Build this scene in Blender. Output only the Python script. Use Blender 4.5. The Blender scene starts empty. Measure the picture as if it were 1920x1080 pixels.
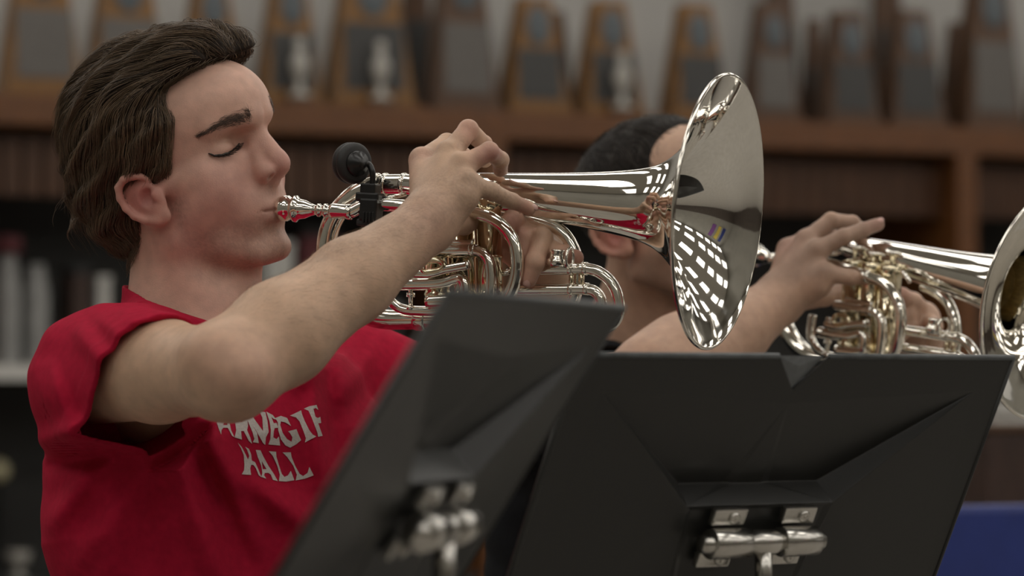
import bpy, bmesh, math, random
import numpy as np
from mathutils import Matrix, Vector
from mathutils.bvhtree import BVHTree

random.seed(7); RNG = np.random.default_rng(11)
scene = bpy.context.scene
COL = scene.collection

# ------------------------------------------------------------------ camera
F = 6650.0                                  # focal length in pixels of the 1920 x 1080 frame
CAM = np.array([0.0, 0.0, 1.05]); PITCH = math.atan(180 / F)
FW = np.array([0, math.cos(PITCH), math.sin(PITCH)]); UPV = np.array([0, -math.sin(PITCH), math.cos(PITCH)])
cam_d = bpy.data.cameras.new('camera'); cam_o = bpy.data.objects.new('camera', cam_d); COL.objects.link(cam_o)
cam_d.sensor_width = 36; cam_d.lens = 36 * F / 1920; cam_d.clip_end = 100
cam_o.location = CAM; cam_o.rotation_euler = (math.pi / 2 + PITCH, 0, 0)
cam_d.dof.use_dof = True; cam_d.dof.focus_distance = 3.41; cam_d.dof.aperture_fstop = 4.9
scene.camera = cam_o

# ------------------------------------------------------------------ world, exposure
w = bpy.data.worlds.new('world'); scene.world = w; w.use_nodes = True
w.node_tree.nodes['Background'].inputs[0].default_value = (0.5, 0.5, 0.5, 1)
w.node_tree.nodes['Background'].inputs[1].default_value = 0.02
scene.view_settings.view_transform = 'Standard'; scene.view_settings.look = 'None'
scene.view_settings.gamma = 1; scene.view_settings.use_curve_mapping = False
scene.view_settings.exposure = 0.5
LAMP_STRENGTH = 2.9

def ray(px, py):
    return FW + np.array([1, 0, 0]) * (px - 960) / F + UPV * (540 - py) / F
def P(px, py, D):
    return CAM + ray(px, py) * D

# ------------------------------------------------------------------ materials
def mat(name, base, rough=0.5, metal=0.0, noise=0.0, nscale=20, bump=0.0, bscale=200, spec=0.5, sss=0.0,
        emit=0.0, attr=None, stretch=(1, 1, 1), dark=None, sheen=0.0, coat=0.0):
    m = bpy.data.materials.new(name); m.use_nodes = True
    nt = m.node_tree; N = nt.nodes; L = nt.links; b = N['Principled BSDF']
    b.inputs['Base Color'].default_value = (*base, 1); b.inputs['Roughness'].default_value = rough
    b.inputs['Metallic'].default_value = metal; b.inputs['Specular IOR Level'].default_value = spec
    b.inputs['Subsurface Weight'].default_value = sss
    if sss:
        b.inputs['Subsurface Radius'].default_value = (1.0, 0.35, 0.2); b.inputs['Subsurface Scale'].default_value = 0.006
    b.inputs['Sheen Weight'].default_value = sheen; b.inputs['Coat Weight'].default_value = coat
    if emit:
        b.inputs['Emission Color'].default_value = (*base, 1); b.inputs['Emission Strength'].default_value = emit
    tc = N.new('ShaderNodeTexCoord'); mp = N.new('ShaderNodeMapping'); L.new(tc.outputs['Object'], mp.inputs[0])
    mp.inputs['Scale'].default_value = stretch
    col = None
    if attr:
        a = N.new('ShaderNodeAttribute'); a.attribute_name = attr; col = a.outputs['Color']
    if noise > 0:
        t = N.new('ShaderNodeTexNoise'); t.inputs['Scale'].default_value = nscale; t.inputs['Detail'].default_value = 5
        L.new(mp.outputs[0], t.inputs['Vector'])
        mx = N.new('ShaderNodeMix'); mx.data_type = 'RGBA'; mx.blend_type = 'MULTIPLY' if dark is None else 'MIX'
        rmp = N.new('ShaderNodeMapRange'); rmp.inputs[1].default_value = 0.3; rmp.inputs[2].default_value = 0.7
        L.new(t.outputs['Fac'], rmp.inputs[0])
        if dark is None:
            rmp.inputs[3].default_value = 1 - noise; rmp.inputs[4].default_value = 1 + noise * 0.5
            cc = N.new('ShaderNodeCombineColor')
            for i in range(3): L.new(rmp.outputs[0], cc.inputs[i])
            mx.inputs[0].default_value = 1
            L.new(cc.outputs[0], mx.inputs[7])
        else:
            rmp.inputs[3].default_value = 0; rmp.inputs[4].default_value = noise
            L.new(rmp.outputs[0], mx.inputs[0]); mx.inputs[7].default_value = (*dark, 1)
        if col is not None: L.new(col, mx.inputs[6])
        else: mx.inputs[6].default_value = (*base, 1)
        col = mx.outputs[2]
    if col is not None: L.new(col, b.inputs['Base Color'])
    if bump > 0:
        t2 = N.new('ShaderNodeTexNoise'); t2.inputs['Scale'].default_value = bscale; t2.inputs['Detail'].default_value = 3
        L.new(mp.outputs[0], t2.inputs['Vector'])
        bp = N.new('ShaderNodeBump'); bp.inputs['Strength'].default_value = bump; bp.inputs['Distance'].default_value = 0.001
        L.new(t2.outputs['Fac'], bp.inputs['Height']); L.new(bp.outputs[0], b.inputs['Normal'])
    return m

M = {}
M['wall'] = mat('painted_wall', (0.43, 0.42, 0.395), 0.8, noise=0.06, nscale=3)
M['wall2'] = mat('beige_wall', (0.26, 0.25, 0.22), 0.8, noise=0.08, nscale=2)
M['added_wains'] = mat('dark_added_wainscot', (0.07, 0.055, 0.045), 0.6, noise=0.3, nscale=8)
M['floor'] = mat('floor_tile', (0.29, 0.27, 0.24), 0.45, noise=0.12, nscale=6)
M['ceil'] = mat('ceiling_tile', (0.62, 0.60, 0.55), 0.9, noise=0.1, nscale=30)
M['lamp'] = mat('lamp_diffuser', (1.0, 0.96, 0.90), 0.5, emit=LAMP_STRENGTH)
M['lampframe'] = mat('lamp_frame', (0.6, 0.6, 0.6), 0.5)
M['wood'] = mat('orange_wood', (0.135, 0.050, 0.014), 0.4, noise=0.35, nscale=9, stretch=(1, 8, 8))
M['woodred'] = mat('red_brown_wood', (0.085, 0.034, 0.013), 0.5, noise=0.3, nscale=9, stretch=(8, 8, 1))
M['gold'] = mat('golden_oak', (0.19, 0.085, 0.013), 0.35, noise=0.3, nscale=12, stretch=(8, 8, 1))
M['walnut'] = mat('walnut', (0.085, 0.040, 0.017), 0.4, noise=0.3, nscale=12, stretch=(8, 8, 1))
M['plate'] = mat('dark_engraved_plate', (0.035, 0.034, 0.032), 0.45, noise=0.2, nscale=40)
M['plate2'] = mat('grey_engraved_plate', (0.11, 0.10, 0.09), 0.45, noise=0.2, nscale=40)
M['oval'] = mat('blue_grey_medallion', (0.085, 0.10, 0.11), 0.4, noise=0.3, nscale=60)
M['statue'] = mat('pewter_figure', (0.42, 0.40, 0.36), 0.35, noise=0.2, nscale=60)
M['cream'] = mat('cream_lacquer', (0.42, 0.38, 0.24), 0.4, noise=0.1)
M['cab'] = mat('charcoal_cabinet', (0.030, 0.029, 0.027), 0.7, noise=0.2, nscale=4)
M['white'] = mat('white_laminate', (0.55, 0.54, 0.51), 0.5, noise=0.05)
M['metalgrey'] = mat('grey_canister', (0.33, 0.33, 0.32), 0.4, noise=0.2, nscale=15)
M['maroon'] = mat('maroon_cloth', (0.12, 0.03, 0.035), 0.8, noise=0.2)
M['silver'] = mat('silver_plate', (0.90, 0.865, 0.79), 0.075, 1.0, noise=0.05, nscale=60, bump=0.03, bscale=90)
M['bellsilver'] = mat('bell_silver', (0.90, 0.875, 0.82), 0.045, 1.0, noise=0.04, nscale=40, bump=0.015, bscale=60)
M['goldtint'] = mat('gold_tinted_silver', (0.84, 0.75, 0.55), 0.12, 1.0, noise=0.08, nscale=80)  # gold reflections on the valves are put into this warm base colour
M['tab'] = mat('bare_grey_metal', (0.17, 0.18, 0.185), 0.5, noise=0.4, nscale=200, dark=(0.07, 0.075, 0.08))
M['throat'] = mat('tarnished_throat', (0.62, 0.48, 0.22), 0.5, 1.0, noise=0.3, nscale=120)
M['nail'] = mat('fingernail', (0.60, 0.36, 0.31), 0.3)
M['added_door'] = mat('dark_added_door', (0.06, 0.045, 0.035), 0.5)
M['board'] = mat('added_whiteboard', (0.7, 0.7, 0.7), 0.3)
M['purple'] = mat('purple_added_banner', (0.16, 0.05, 0.22), 0.8)
M['yellow'] = mat('yellow_added_banner', (0.5, 0.38, 0.06), 0.8)
M['chrome'] = mat('worn_chrome', (0.62, 0.60, 0.56), 0.22, 1.0, noise=0.15, nscale=60)
M['stand'] = mat('black_satin_paint', (0.019, 0.019, 0.0175), 0.38, noise=0.1, nscale=400, bump=0.05, bscale=900, spec=0.45)
M['standedge'] = mat('mottled_grey_edge', (0.10, 0.11, 0.115), 0.45, noise=0.5, nscale=90, dark=(0.03, 0.03, 0.03))  # mottled grey of the top rim, paler than the desk paint
M['rubber'] = mat('black_rubber', (0.018, 0.018, 0.018), 0.55, noise=0.1, nscale=200, bump=0.05, bscale=700)
M['plastic'] = mat('black_plastic', (0.012, 0.012, 0.012), 0.3)
M['skin'] = mat('skin', (0.5, 0.3, 0.2), 0.50, noise=0.13, nscale=70, bump=0.22, bscale=700, sss=0.10, attr='tint', spec=0.35)
M['shirt'] = mat('red_cotton', (0.43, 0.012, 0.042), 0.85, noise=0.14, nscale=120, bump=0.25, bscale=1600, spec=0.08)
M['ink'] = mat('white_screen_print', (0.56, 0.52, 0.49), 0.8, noise=0.14, nscale=500, spec=0.2)
M['blackshirt'] = mat('black_cotton', (0.012, 0.013, 0.015), 0.9, noise=0.2, nscale=200, bump=0.2, bscale=1500, spec=0.15)
M['denim'] = mat('dark_denim', (0.02, 0.025, 0.04), 0.9, noise=0.2, nscale=300)
M['hair'] = mat('brown_hair', (0.03, 0.018, 0.010), 0.38, attr='tint', spec=0.5)
M['hairbase'] = mat('brown_hair_base', (0.020, 0.0125, 0.008), 0.65, noise=0.3, nscale=150, spec=0.2)
M['brow'] = mat('brow_hair', (0.12, 0.08, 0.062), 0.6)
M['armhair'] = mat('arm_hair', (0.24, 0.16, 0.10), 0.6)
M['lash'] = mat('dark_lash', (0.012, 0.008, 0.006), 0.6)
M['hair2base'] = mat('dark_hair_base', (0.012, 0.009, 0.007), 0.7, noise=0.3, nscale=150, spec=0.2)
M['blue'] = mat('royal_blue_plastic', (0.018, 0.035, 0.19), 0.45, noise=0.1)
M['brownv'] = mat('dark_brown_wood', (0.045, 0.022, 0.015), 0.6, noise=0.3)
M['eye'] = mat('eye_dark', (0.02, 0.015, 0.012), 0.15)

# ------------------------------------------------------------------ object helpers
def tag(o, label=None, cat=None, group=None, kind=None):
    if label: o['label'] = label
    if cat: o['category'] = cat
    if group: o['group'] = group
    if kind: o['kind'] = kind
    return o

def empty(name, loc=(0, 0, 0), mtx=None):
    o = bpy.data.objects.new(name, None); COL.objects.link(o); o.empty_display_size = 0.05
    if mtx is not None: o.matrix_world = mtx
    else: o.location = loc
    return o

INV = {}
def link(name, me, m, parent=None, smooth=False):
    if smooth: me.polygons.foreach_set('use_smooth', np.ones(len(me.polygons), dtype=bool))
    me.materials.append(m)
    o = bpy.data.objects.new(name, me); COL.objects.link(o)
    if parent is not None:
        o.parent = parent
    return o

def root_matrix(p):
    m = Matrix.Identity(4)
    while p is not None:
        m = p.matrix_basis @ m; p = p.parent
    return m

def mesh_np(name, V, Fc, m, parent=None, smooth=False, tint=None):
    """verts given in world coordinates; stored in the parent's local frame"""
    V = np.asarray(V, dtype=np.float64).reshape(-1, 3)
    if parent is not None:
        Mi = np.array(root_matrix(parent).inverted())
        V = V @ Mi[:3, :3].T + Mi[:3, 3]
    me = bpy.data.meshes.new(name)
    if isinstance(Fc, np.ndarray):
        k = Fc.shape[1]; n = len(Fc)
        me.vertices.add(len(V)); me.vertices.foreach_set('co', V.astype(np.float32).ravel())
        me.loops.add(n * k); me.loops.foreach_set('vertex_index', Fc.astype(np.int32).ravel())
        me.polygons.add(n); me.polygons.foreach_set('loop_start', np.arange(0, n * k, k, dtype=np.int32))
        me.update(calc_edges=True); me.validate()
    else:
        me.from_pydata([tuple(v) for v in V], [], [tuple(f) for f in Fc]); me.update()
    if tint is not None:
        ca = me.color_attributes.new('tint', 'FLOAT_COLOR', 'POINT')
        t4 = np.ones((len(V), 4), np.float32); t4[:, :3] = tint
        ca.data.foreach_set('color', t4.ravel())
    return link(name, me, m, parent, smooth)

def obj_bm(name, bm, m, parent=None, smooth=False, bevel=0.0):
    if bevel > 0:
        bmesh.ops.bevel(bm, geom=list(bm.edges), offset=bevel, segments=2, affect='EDGES', profile=0.6)
    bmesh.ops.recalc_face_normals(bm, faces=bm.faces)
    V = np.array([v.co[:] for v in bm.verts]); bm.verts.index_update()
    Fc = [[v.index for v in f.verts] for f in bm.faces]; bm.free()
    return mesh_np(name, V, Fc, m, parent, smooth)

def unit(v):
    v = np.asarray(v, float); return v / np.linalg.norm(v)

def box(name, c, ax, size, m, parent=None, bevel=0.0, taper=None):
    """c centre, ax 3x3 rows = axes, size full extents; taper=(tx,ty) scale at +z end"""
    bm = bmesh.new(); ax = np.asarray(ax, float); vs = []
    for z in (-.5, .5):
        for x, y in ((-.5, -.5), (.5, -.5), (.5, .5), (-.5, .5)):
            t = taper if (taper and z > 0) else (1, 1)
            p = np.asarray(c) + ax[0] * size[0] * x * t[0] + ax[1] * size[1] * y * t[1] + ax[2] * size[2] * z
            vs.append(bm.verts.new(p))
    for f in ((0, 3, 2, 1), (4, 5, 6, 7), (0, 1, 5, 4), (1, 2, 6, 5), (2, 3, 7, 6), (3, 0, 4, 7)):
        bm.faces.new([vs[i] for i in f])
    return obj_bm(name, bm, m, parent, bevel=bevel)

def smooth_path(pts, n=8):
    pts = np.asarray(pts, float); out = []
    for i in range(len(pts) - 1):
        p0 = pts[max(i - 1, 0)]; p1 = pts[i]; p2 = pts[i + 1]; p3 = pts[min(i + 2, len(pts) - 1)]
        for t in np.arange(n) / n:
            out.append(0.5 * ((2 * p1) + (-p0 + p2) * t + (2 * p0 - 5 * p1 + 4 * p2 - p3) * t * t + (-p0 + 3 * p1 - 3 * p2 + p3) * t ** 3))
    out.append(pts[-1]); return np.array(out)

def tube_geo(path, r, seg=16, cap=True):
    path = np.asarray(path, float); n = len(path); r = np.broadcast_to(np.asarray(r, float), (n,))
    T = np.gradient(path, axis=0); T /= np.linalg.norm(T, axis=1)[:, None] + 1e-12
    a = np.array([0, 0, 1.0]) if abs(T[0][2]) < 0.9 else np.array([1.0, 0, 0])
    u = unit(np.cross(T[0], a)); V = []
    ang = np.arange(seg) / seg * 2 * np.pi
    for i in range(n):
        u = unit(u - T[i] * (u @ T[i])); v = np.cross(T[i], u)
        V.append(path[i] + r[i] * (np.cos(ang)[:, None] * u + np.sin(ang)[:, None] * v))
    V = np.concatenate(V); Fc = []
    for i in range(n - 1):
        for j in range(seg):
            k = (j + 1) % seg
            Fc.append((i * seg + j, i * seg + k, (i + 1) * seg + k, (i + 1) * seg + j))
    if cap:
        Fc.append(tuple(range(seg))[::-1]); Fc.append(tuple((n - 1) * seg + j for j in range(seg)))
    return V, Fc

def tube(name, pts, r, m, parent=None, seg=16, n=8, rr=None, cap=True):
    path = smooth_path(pts, n) if n > 1 else np.asarray(pts, float)
    if rr is not None:
        r = np.interp(np.linspace(0, 1, len(path)), np.linspace(0, 1, len(rr)), rr)
    V, Fc = tube_geo(path, r, seg, cap)
    return mesh_np(name, V, Fc, m, parent, True)

def lathe_geo(o, ax, prof, seg=48):
    """prof: list of (distance along ax, radius); o origin"""
    ax = unit(ax); a = np.array([0, 0, 1.0]) if abs(ax[2]) < 0.9 else np.array([1.0, 0, 0])
    u = unit(np.cross(ax, a)); v = np.cross(ax, u); ang = np.arange(seg) / seg * 2 * np.pi
    ring = np.cos(ang)[:, None] * u + np.sin(ang)[:, None] * v
    V = np.concatenate([np.asarray(o) + ax * d + ring * max(r, 1e-5) for d, r in prof]); Fc = []
    for i in range(len(prof) - 1):
        for j in range(seg):
            k = (j + 1) % seg
            Fc.append((i * seg + j, i * seg + k, (i + 1) * seg + k, (i + 1) * seg + j))
    return V, Fc

def lathe(name, o, ax, prof, m, parent=None, seg=48, smooth=True):
    V, Fc = lathe_geo(o, ax, prof, seg)
    return mesh_np(name, V, Fc, m, parent, smooth)

def join_geo(parts):
    V = []; Fc = []; k = 0
    for v, f in parts:
        V.append(np.asarray(v)); Fc += [tuple(i + k for i in q) for q in f]; k += len(v)
    return np.concatenate(V), Fc

def copy_tree(o, parent=None):
    c = o.copy(); COL.objects.link(c); c.parent = parent
    for ch in list(o.children): copy_tree(ch, c)
    return c

# ------------------------------------------------------------------ the room (aligned with the trophy shelf)
YAW = math.radians(25); WS = np.array([math.cos(YAW), math.sin(YAW), 0]); WN = np.array([math.sin(YAW), -math.cos(YAW), 0]); ZZ = np.array([0, 0, 1.0])
RAX = np.array([WS, WN, ZZ])
W0 = P(960, 540, 11.6); W0[2] = 0          # a floor point of the rear wall line
def RP(s, t, z): return W0 + WS * s + WN * t + ZZ * z
CEIL = 3.7
tag(box('floor', RP(0, 6.5, -0.05), RAX, (17, 15, 0.1), M['floor']), kind='structure')
tag(box('ceiling', RP(0, 6.5, CEIL + 0.05), RAX, (17, 15, 0.1), M['ceil']), kind='structure')
tag(box('wall_back', RP(0, -0.06, CEIL / 2), RAX, (17, 0.12, CEIL), M['wall']), kind='structure')
tag(box('wall_front', RP(0, 13.5, CEIL / 2), RAX, (17, 0.12, CEIL), M['wall2']), kind='structure')
tag(box('wall_left', RP(-8, 6.5, CEIL / 2), RAX, (0.12, 15, CEIL), M['wall2']), kind='structure')
tag(box('wall_right', RP(8, 6.5, CEIL / 2), RAX, (0.12, 15, CEIL), M['wall2']), kind='structure')
# ceiling lamps
lampn = 0
for i in range(8):
    for j in range(7):
        s = -6.8 + i * 1.95; t = 1.3 + j * 1.9
        e = empty('ceiling_lamp', RP(s, t, CEIL - 0.06))
        box('frame', RP(s, t, CEIL - 0.03), RAX, (1.26, 0.66, 0.06), M['lampframe'], e)
        box('diffuser', RP(s, t, CEIL - 0.066), RAX, (1.2, 0.6, 0.012), M['lamp'], e)
        tag(e, 'rectangular white ceiling light panel overhead, seen mirrored in the bell', 'ceiling lamp', 'ceiling light panels')

for i_, (s_0, t_0, a_, b_) in enumerate(((7.92, 1.8, .03, 3.7), (7.92, 9.3, .03, 8.2), (0, 13.42, 15.8, .03))):
    tag(box('added_trim_%d' % (i_ + 1), RP(s_0, t_0, .48), RAX, (a_, b_, .95), M['added_wains']), kind='structure')  # wainscot added on unseen walls as a dark band for the bells' reflections
# props added on the unseen walls behind the camera, for the bells to reflect
tag(box('added_door_1', RP(7.9, 4.2, 1.05), RAX, (0.08, 1.0, 2.1), M['added_door'], bevel=.01), kind='structure')  # unseen door added to vary the bells' reflections
wb = empty('added_whiteboard', RP(7.9, 8.2, 1.0)); tag(wb, 'added white board on the unseen side wall, for the bell to reflect', 'added_whiteboard')  # unseen board, put in to be mirrored by the bells
box('panel', RP(7.91, 8.2, 1.6), RAX, (0.03, 3.0, 1.2), M['board'], wb, bevel=.004)
for z in (.99, 2.21): box('rail', RP(7.9, 8.2, z), RAX, (0.05, 3.06, .05), M['metalgrey'], wb)
for k, (m_, w_) in enumerate((('purple', 'purple'), ('yellow', 'yellow'), ('blue', 'blue'))):
    bn = empty('added_banner', RP(3.2 + 1.5 * k, 13.4, 2.2)); tag(bn, w_ + ' added cloth hanging on the unseen wall, for the bell to reflect', 'added_banner')  # unseen hangings, colour added for the bells to mirror
    box('cloth', RP(3.2 + 1.5 * k, 13.41, 2.4), RAX, (.9, .012, 1.5), M[m_], bn); box('rod', RP(3.2 + 1.5 * k, 13.41, 3.16), RAX, (1.0, .03, .03), M['walnut'], bn)

# trophy cabinet : shelf board on uprights along the rear wall
SH_D = 0.62                                  # depth of the shelf unit
def shelf_pt(px, py, t):                      # point of pixel ray on the vertical plane at distance t in front of the rear wall
    r = ray(px, py); k = (W0 + WN * t - CAM) @ WN / (r @ WN); return CAM + r * k
def sc(px, py, t):                            # -> room coordinates (s, z)
    p = shelf_pt(px, py, t); return (p - W0) @ WS, p[2]
_, ztop = sc(960, 208, SH_D); _, zb = sc(960, 262, SH_D)
cabinet = empty('trophy_cabinet', RP(0, 0, 0))
tag(cabinet, 'long orange-brown wooden wall cabinet carrying a row of trophies', 'cabinet')
box('shelf_top', RP(0, SH_D / 2, (ztop + zb) / 2), RAX, (15.6, SH_D, ztop - zb), M['wood'], cabinet, bevel=0.004)
_, zr0 = sc(960, 300, SH_D - .1); _, zr1 = sc(960, 378, SH_D - .1)
ups = [sc(930, 300, SH_D)[0] + k * (sc(1815, 300, SH_D)[0] - sc(930, 300, SH_D)[0]) for k in range(-5, 5)]
wdt = 0.075
for s in ups:
    if abs(s) < 7.7:
        box('upright', RP(s, SH_D / 2, zb / 2), RAX, (wdt, SH_D - .004, zb), M['wood'], cabinet, bevel=0.004)
for a, b in zip(ups[:-1], ups[1:]):
    if abs(a) < 7.7 and abs(b) < 7.7:
        L_ = b - a - wdt - 0.004; c = (a + b) / 2
        box('back_panel', RP(c, 0.02, zb / 2), RAX, (L_, 0.03, zb - .01), M['cab'], cabinet)
        nsl = 26                                  # ribbed red-brown apron under the shelf
        if -3.6 < c < 3.6:
            for k in range(nsl):
                w_ = L_ / nsl
                box('apron_rib', RP(a + wdt / 2 + .002 + w_ * (k + .5), SH_D - .12, (zr0 + zr1) / 2), RAX, (w_ * .8, 0.03, zr0 - zr1 + .03), M['woodred'], cabinet)
        box('apron_board', RP(c, SH_D - .15, (zr0 + zr1) / 2 + .01), RAX, (L_, 0.02, zr0 - zr1 + .05), M['woodred'], cabinet)
_, zs = sc(30, 690, SH_D)
for a, b in zip(ups[:-1], ups[1:]):
    c = (a + b) / 2
    if abs(a) < 7.7 and abs(b) < 7.7 and c < 0:
        box('inner_shelf', RP(c, SH_D / 2 - .01, zs - .012), RAX, (b - a - wdt - .004, SH_D - .06, 0.045), M['white'], cabinet)

# things on the inner shelf at the left
def lathe_thing(name, label, cat, px, pybase, h, t, prof, m, cap=None, group=None):
    s, z = sc(px, pybase, t); o = RP(s, t, zs + .0105)
    e = empty(name, o)
    lathe('body', o, ZZ, [(d * h, r) for d, r in prof], m, e, 20)
    if cap:
        lathe('cap', o + ZZ * h, ZZ, cap, M['maroon'], e, 16)
    tag(e, label, cat, group)
cyl = [(0, .001), (0, .035), (.03, .038), (.7, .038), (.85, .03), (1, .024), (1, .001)]
lathe_thing('flask', 'pale grey canister with maroon cap on white shelf, leftmost', 'canister', 14, 680, .33, .35, cyl, M['metalgrey'], [(0, .03), (.0, .042), (.05, .042), (.055, .001)])
lathe_thing('flask', 'pale grey canister behind the red shoulder on white shelf', 'canister', 68, 680, .30, .33, cyl, M['metalgrey'])
_, zs2 = sc(30, 1104, SH_D)
for a, b in zip(ups[:-1], ups[1:]):
    c = (a + b) / 2
    if abs(a) < 7.7 and abs(b) < 7.7 and c < 0:
        box('inner_shelf', RP(c, SH_D / 2 - .01, zs2 - .012), RAX, (b - a - wdt - .004, SH_D - .06, 0.045), M['cab'], cabinet)
zk = zs; zs = zs2
lathe_thing('cup', 'small pewter cup at the bottom left corner', 'cup', 34, 1080, .085, .35, [(0, .001), (0, .03), (.1, .03), (.2, .01), (.4, .012), (.6, .03), (1, .04), (1, .036), (.65, .02), (.6, .001)], M['statue'])
lathe_thing('ball_trophy', 'dark slim trophy topped by a cream ball at the lower left edge', 'trophy', -4, 1080, .36, .33, [(0, .001), (0, .035), (.04, .035), (.06, .012), (.8, .009), (.8, .001)], M['plastic'])
zs = zk
_bt = [o for o in bpy.data.objects if o.name.startswith('ball_trophy')][0]
lathe('ball', np.array(_bt.location) + ZZ * .288, ZZ, [(.035 * (1 - math.cos(t_)), max(.035 * math.sin(t_), .0001)) for t_ in np.linspace(0, math.pi, 14)], M['cream'], _bt, 20)
def tbox(name, label, cat, px, w_, h, m, t=.3, lid=None):
    s, _ = sc(px, 680, t); o = RP(s, t, zs + .0105)
    e = empty(name, o)
    box('body', o + ZZ * h / 2, RAX, (w_, .12, h), m, e, bevel=.006)
    if lid: box('lid', o + ZZ * (h + .012), RAX, (w_ * 1.06, .125, .022), lid, e, bevel=.004)
    tag(e, label, cat)
tbox('carton', 'dark brown carton behind the shoulder of the red shirt', 'box', 142, .06, .27, M['brownv'], lid=M['plastic'])
tbox('carton', 'slim white carton left of the neck on the inner shelf', 'box', 184, .04, .245, M['white'], lid=M['white'])
tbox('carton', 'white carton between chin and forearm in the background', 'box', 512, .09, .36, M['white'], lid=M['white'])
tbox('carton', 'dark maroon case behind the horn loop in the background', 'case', 588, .12, .40, M['maroon'], lid=M['plastic'])
tbox('carton', 'dark grey case under the horn in the background', 'case', 700, .14, .17, M['cab'], lid=M['metalgrey'])

# trophies
def trophy(px, wpx, toppx, kind, label, medal=True, plate='plate', figure=False, t=0.42, lean=0.0, basepx=None):
    s, _ = sc(px, 200, t); o = RP(s, t, ztop)
    e = empty('trophy', o)
    ppm = F / ((o - CAM) @ FW); w_ = wpx / ppm * 1.0
    yb = 540 - F * ((o - CAM) @ UPV) / ((o - CAM) @ FW)
    h = (yb - toppx) / ppm
    dep = min(.13, w_ * .62); m = M[kind]
    tp = 0.50
    ax = np.array([WS, WN, unit(ZZ + WS * lean)])
    box('foot', o + ZZ * .0125, RAX, (w_ * 1.06, dep * 1.15, .025), m, e, bevel=.003)
    box('body', o + ax[2] * (h / 2 + .0125), ax, (w_, dep, h - .025), m, e, bevel=.004, taper=(tp, tp))
    def front(zf, off):                        # point on the sloping front face
        hh = .025 + (h - .025) * zf; d = dep / 2 * (1 - (1 - tp) * zf)
        return o + ax[2] * hh + WN * (d + off)
    slope = unit(ax[2] * h - WN * (dep * (1 - tp) / 2)); nf = unit(np.cross(slope, WS)); nf = nf if nf @ WN > 0 else -nf
    fa = np.array([WS, nf, slope])
    box('plate', front(.30, .003), fa, (w_ * .72, .006, h * .42), M[plate], e, bevel=.0015)
    if medal:
        c = front(.74, .003); prof = [(0, .0001), (0, 1), (.5, 1), (.8, .8), (1, .0001)]
        V, Fc = lathe_geo(np.zeros(3), [0, 1, 0], [(d * .008, r) for d, r in prof], 24)
        V = c + V[:, 0:1] * WS * w_ * .20 + V[:, 1:2] * nf + V[:, 2:3] * slope * w_ * .30
        mesh_np('medallion', V, Fc, M['oval'], e)
    if figure:
        fo = front(0, .045) - ZZ * .0
        lathe('figure', np.array([fo[0], fo[1], ztop + .025]), ZZ, [(0, .0001), (0, .032), (.012, .034), (.02, .012), (.05, .010), (.075, .024), (.11, .028), (.135, .016), (.15, .012), (.165, .017), (.18, .013), (.187, .0001)], M['statue'], e, 16)
        box('figure_base', np.array([fo[0], fo[1], ztop + .0125]), RAX, (.08, .07, .025), M['walnut'], e)
    tag(e, label, 'trophy', 'trophies on the cabinet')
trophy(72, 150, -120, 'gold', 'large golden-oak trophy with dark plate at the far left', plate='plate2')
trophy(232, 150, -90, 'gold', 'golden-oak trophy behind the crown of the brown hair', plate='plate2')
trophy(392, 120, -40, 'gold', 'golden-oak trophy just left of the forehead tuft', plate='plate')
trophy(538, 118, -50, 'gold', 'golden-oak trophy with pewter figure right of the forehead', figure=True)
trophy(688, 165, -90, 'gold', 'wide golden trophy with black plate and pewter figure', figure=True)
trophy(862, 132, -95, 'walnut', 'brown trophy with wide grey plate above the raised hand', plate='plate2')
trophy(998, 122, -5, 'gold', 'golden trophy with oval medallion right of the raised hand')
trophy(1138, 122, 2, 'gold', 'golden trophy with pewter figure above the short-haired head', figure=True)
trophy(1300, 118, 8, 'gold', 'golden trophy touching the top rim of the large bell')
trophy(1442, 104, 5, 'walnut', 'brown trophy just right of the large bell', plate='plate2')
trophy(1586, 110, 22, 'walnut', 'brown trophy with narrow top, second right of the bell')
trophy(1706, 116, 20, 'walnut', 'brown trophy with medallion left of the last trophy')
trophy(1850, 125, -60, 'walnut', 'tall brown trophy at the right edge', plate='plate2')
trophy(1526, 50, 35, 'walnut', 'thin dark trophy standing behind its neighbour right of the bell', medal=False, t=.2)
trophy(1038, 70, 20, 'walnut', 'dark trophy half hidden behind a golden one', medal=False, t=.2)
trophy(1795, 64, 42, 'walnut', 'thin dark trophy behind the tall brown one', medal=False, t=.2)
trophy(1662, 70, -120, 'walnut', 'very tall slim brown trophy reaching above the frame', medal=False, t=.15)
trophy(1462, 70, -120, 'walnut', 'tall slim dark trophy behind the one right of the bell', medal=False, t=.15)
trophy(778, 70, -120, 'walnut', 'tall slim dark trophy between two wide ones', medal=False, t=.15)
trophy(1985, 110, -20, 'walnut', 'brown trophy cut by the right picture edge')

# far right: blue chair with dark wood case behind it
def ground(px, py, D):
    p = P(px, py, D); return p
e = empty('chair', [P(1930, 1000, 5.6)[0], P(1930, 1000, 5.6)[1], 0])
c = P(1925, 1040, 5.6); cx = np.array([unit([.9, .43, 0]), unit([.43, -.9, 0]), ZZ])
box('backrest', c + ZZ * -.02, cx, (.42, .03, .20), M['blue'], e, bevel=.012)
box('seat', c - cx[1] * .22 - ZZ * (c[2] - .44), cx, (.42, .42, .04), M['blue'], e, bevel=.012)
for sx in (-.18, .18):
    for sy in (-.02, -.4):
        q = c + cx[0] * sx + cx[1] * sy; top = c[2] - .1 if sy > -.1 else .43
        tube('leg', [[q[0], q[1], 0], [q[0], q[1], top]], .012, M['chrome'], e, 10, 1)
tag(e, 'royal blue chair with its backrest at the lower right edge', 'chair')
p = P(1915, 930, 6.3)
zt = P(1915, 806, 6.3)[2]
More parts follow.
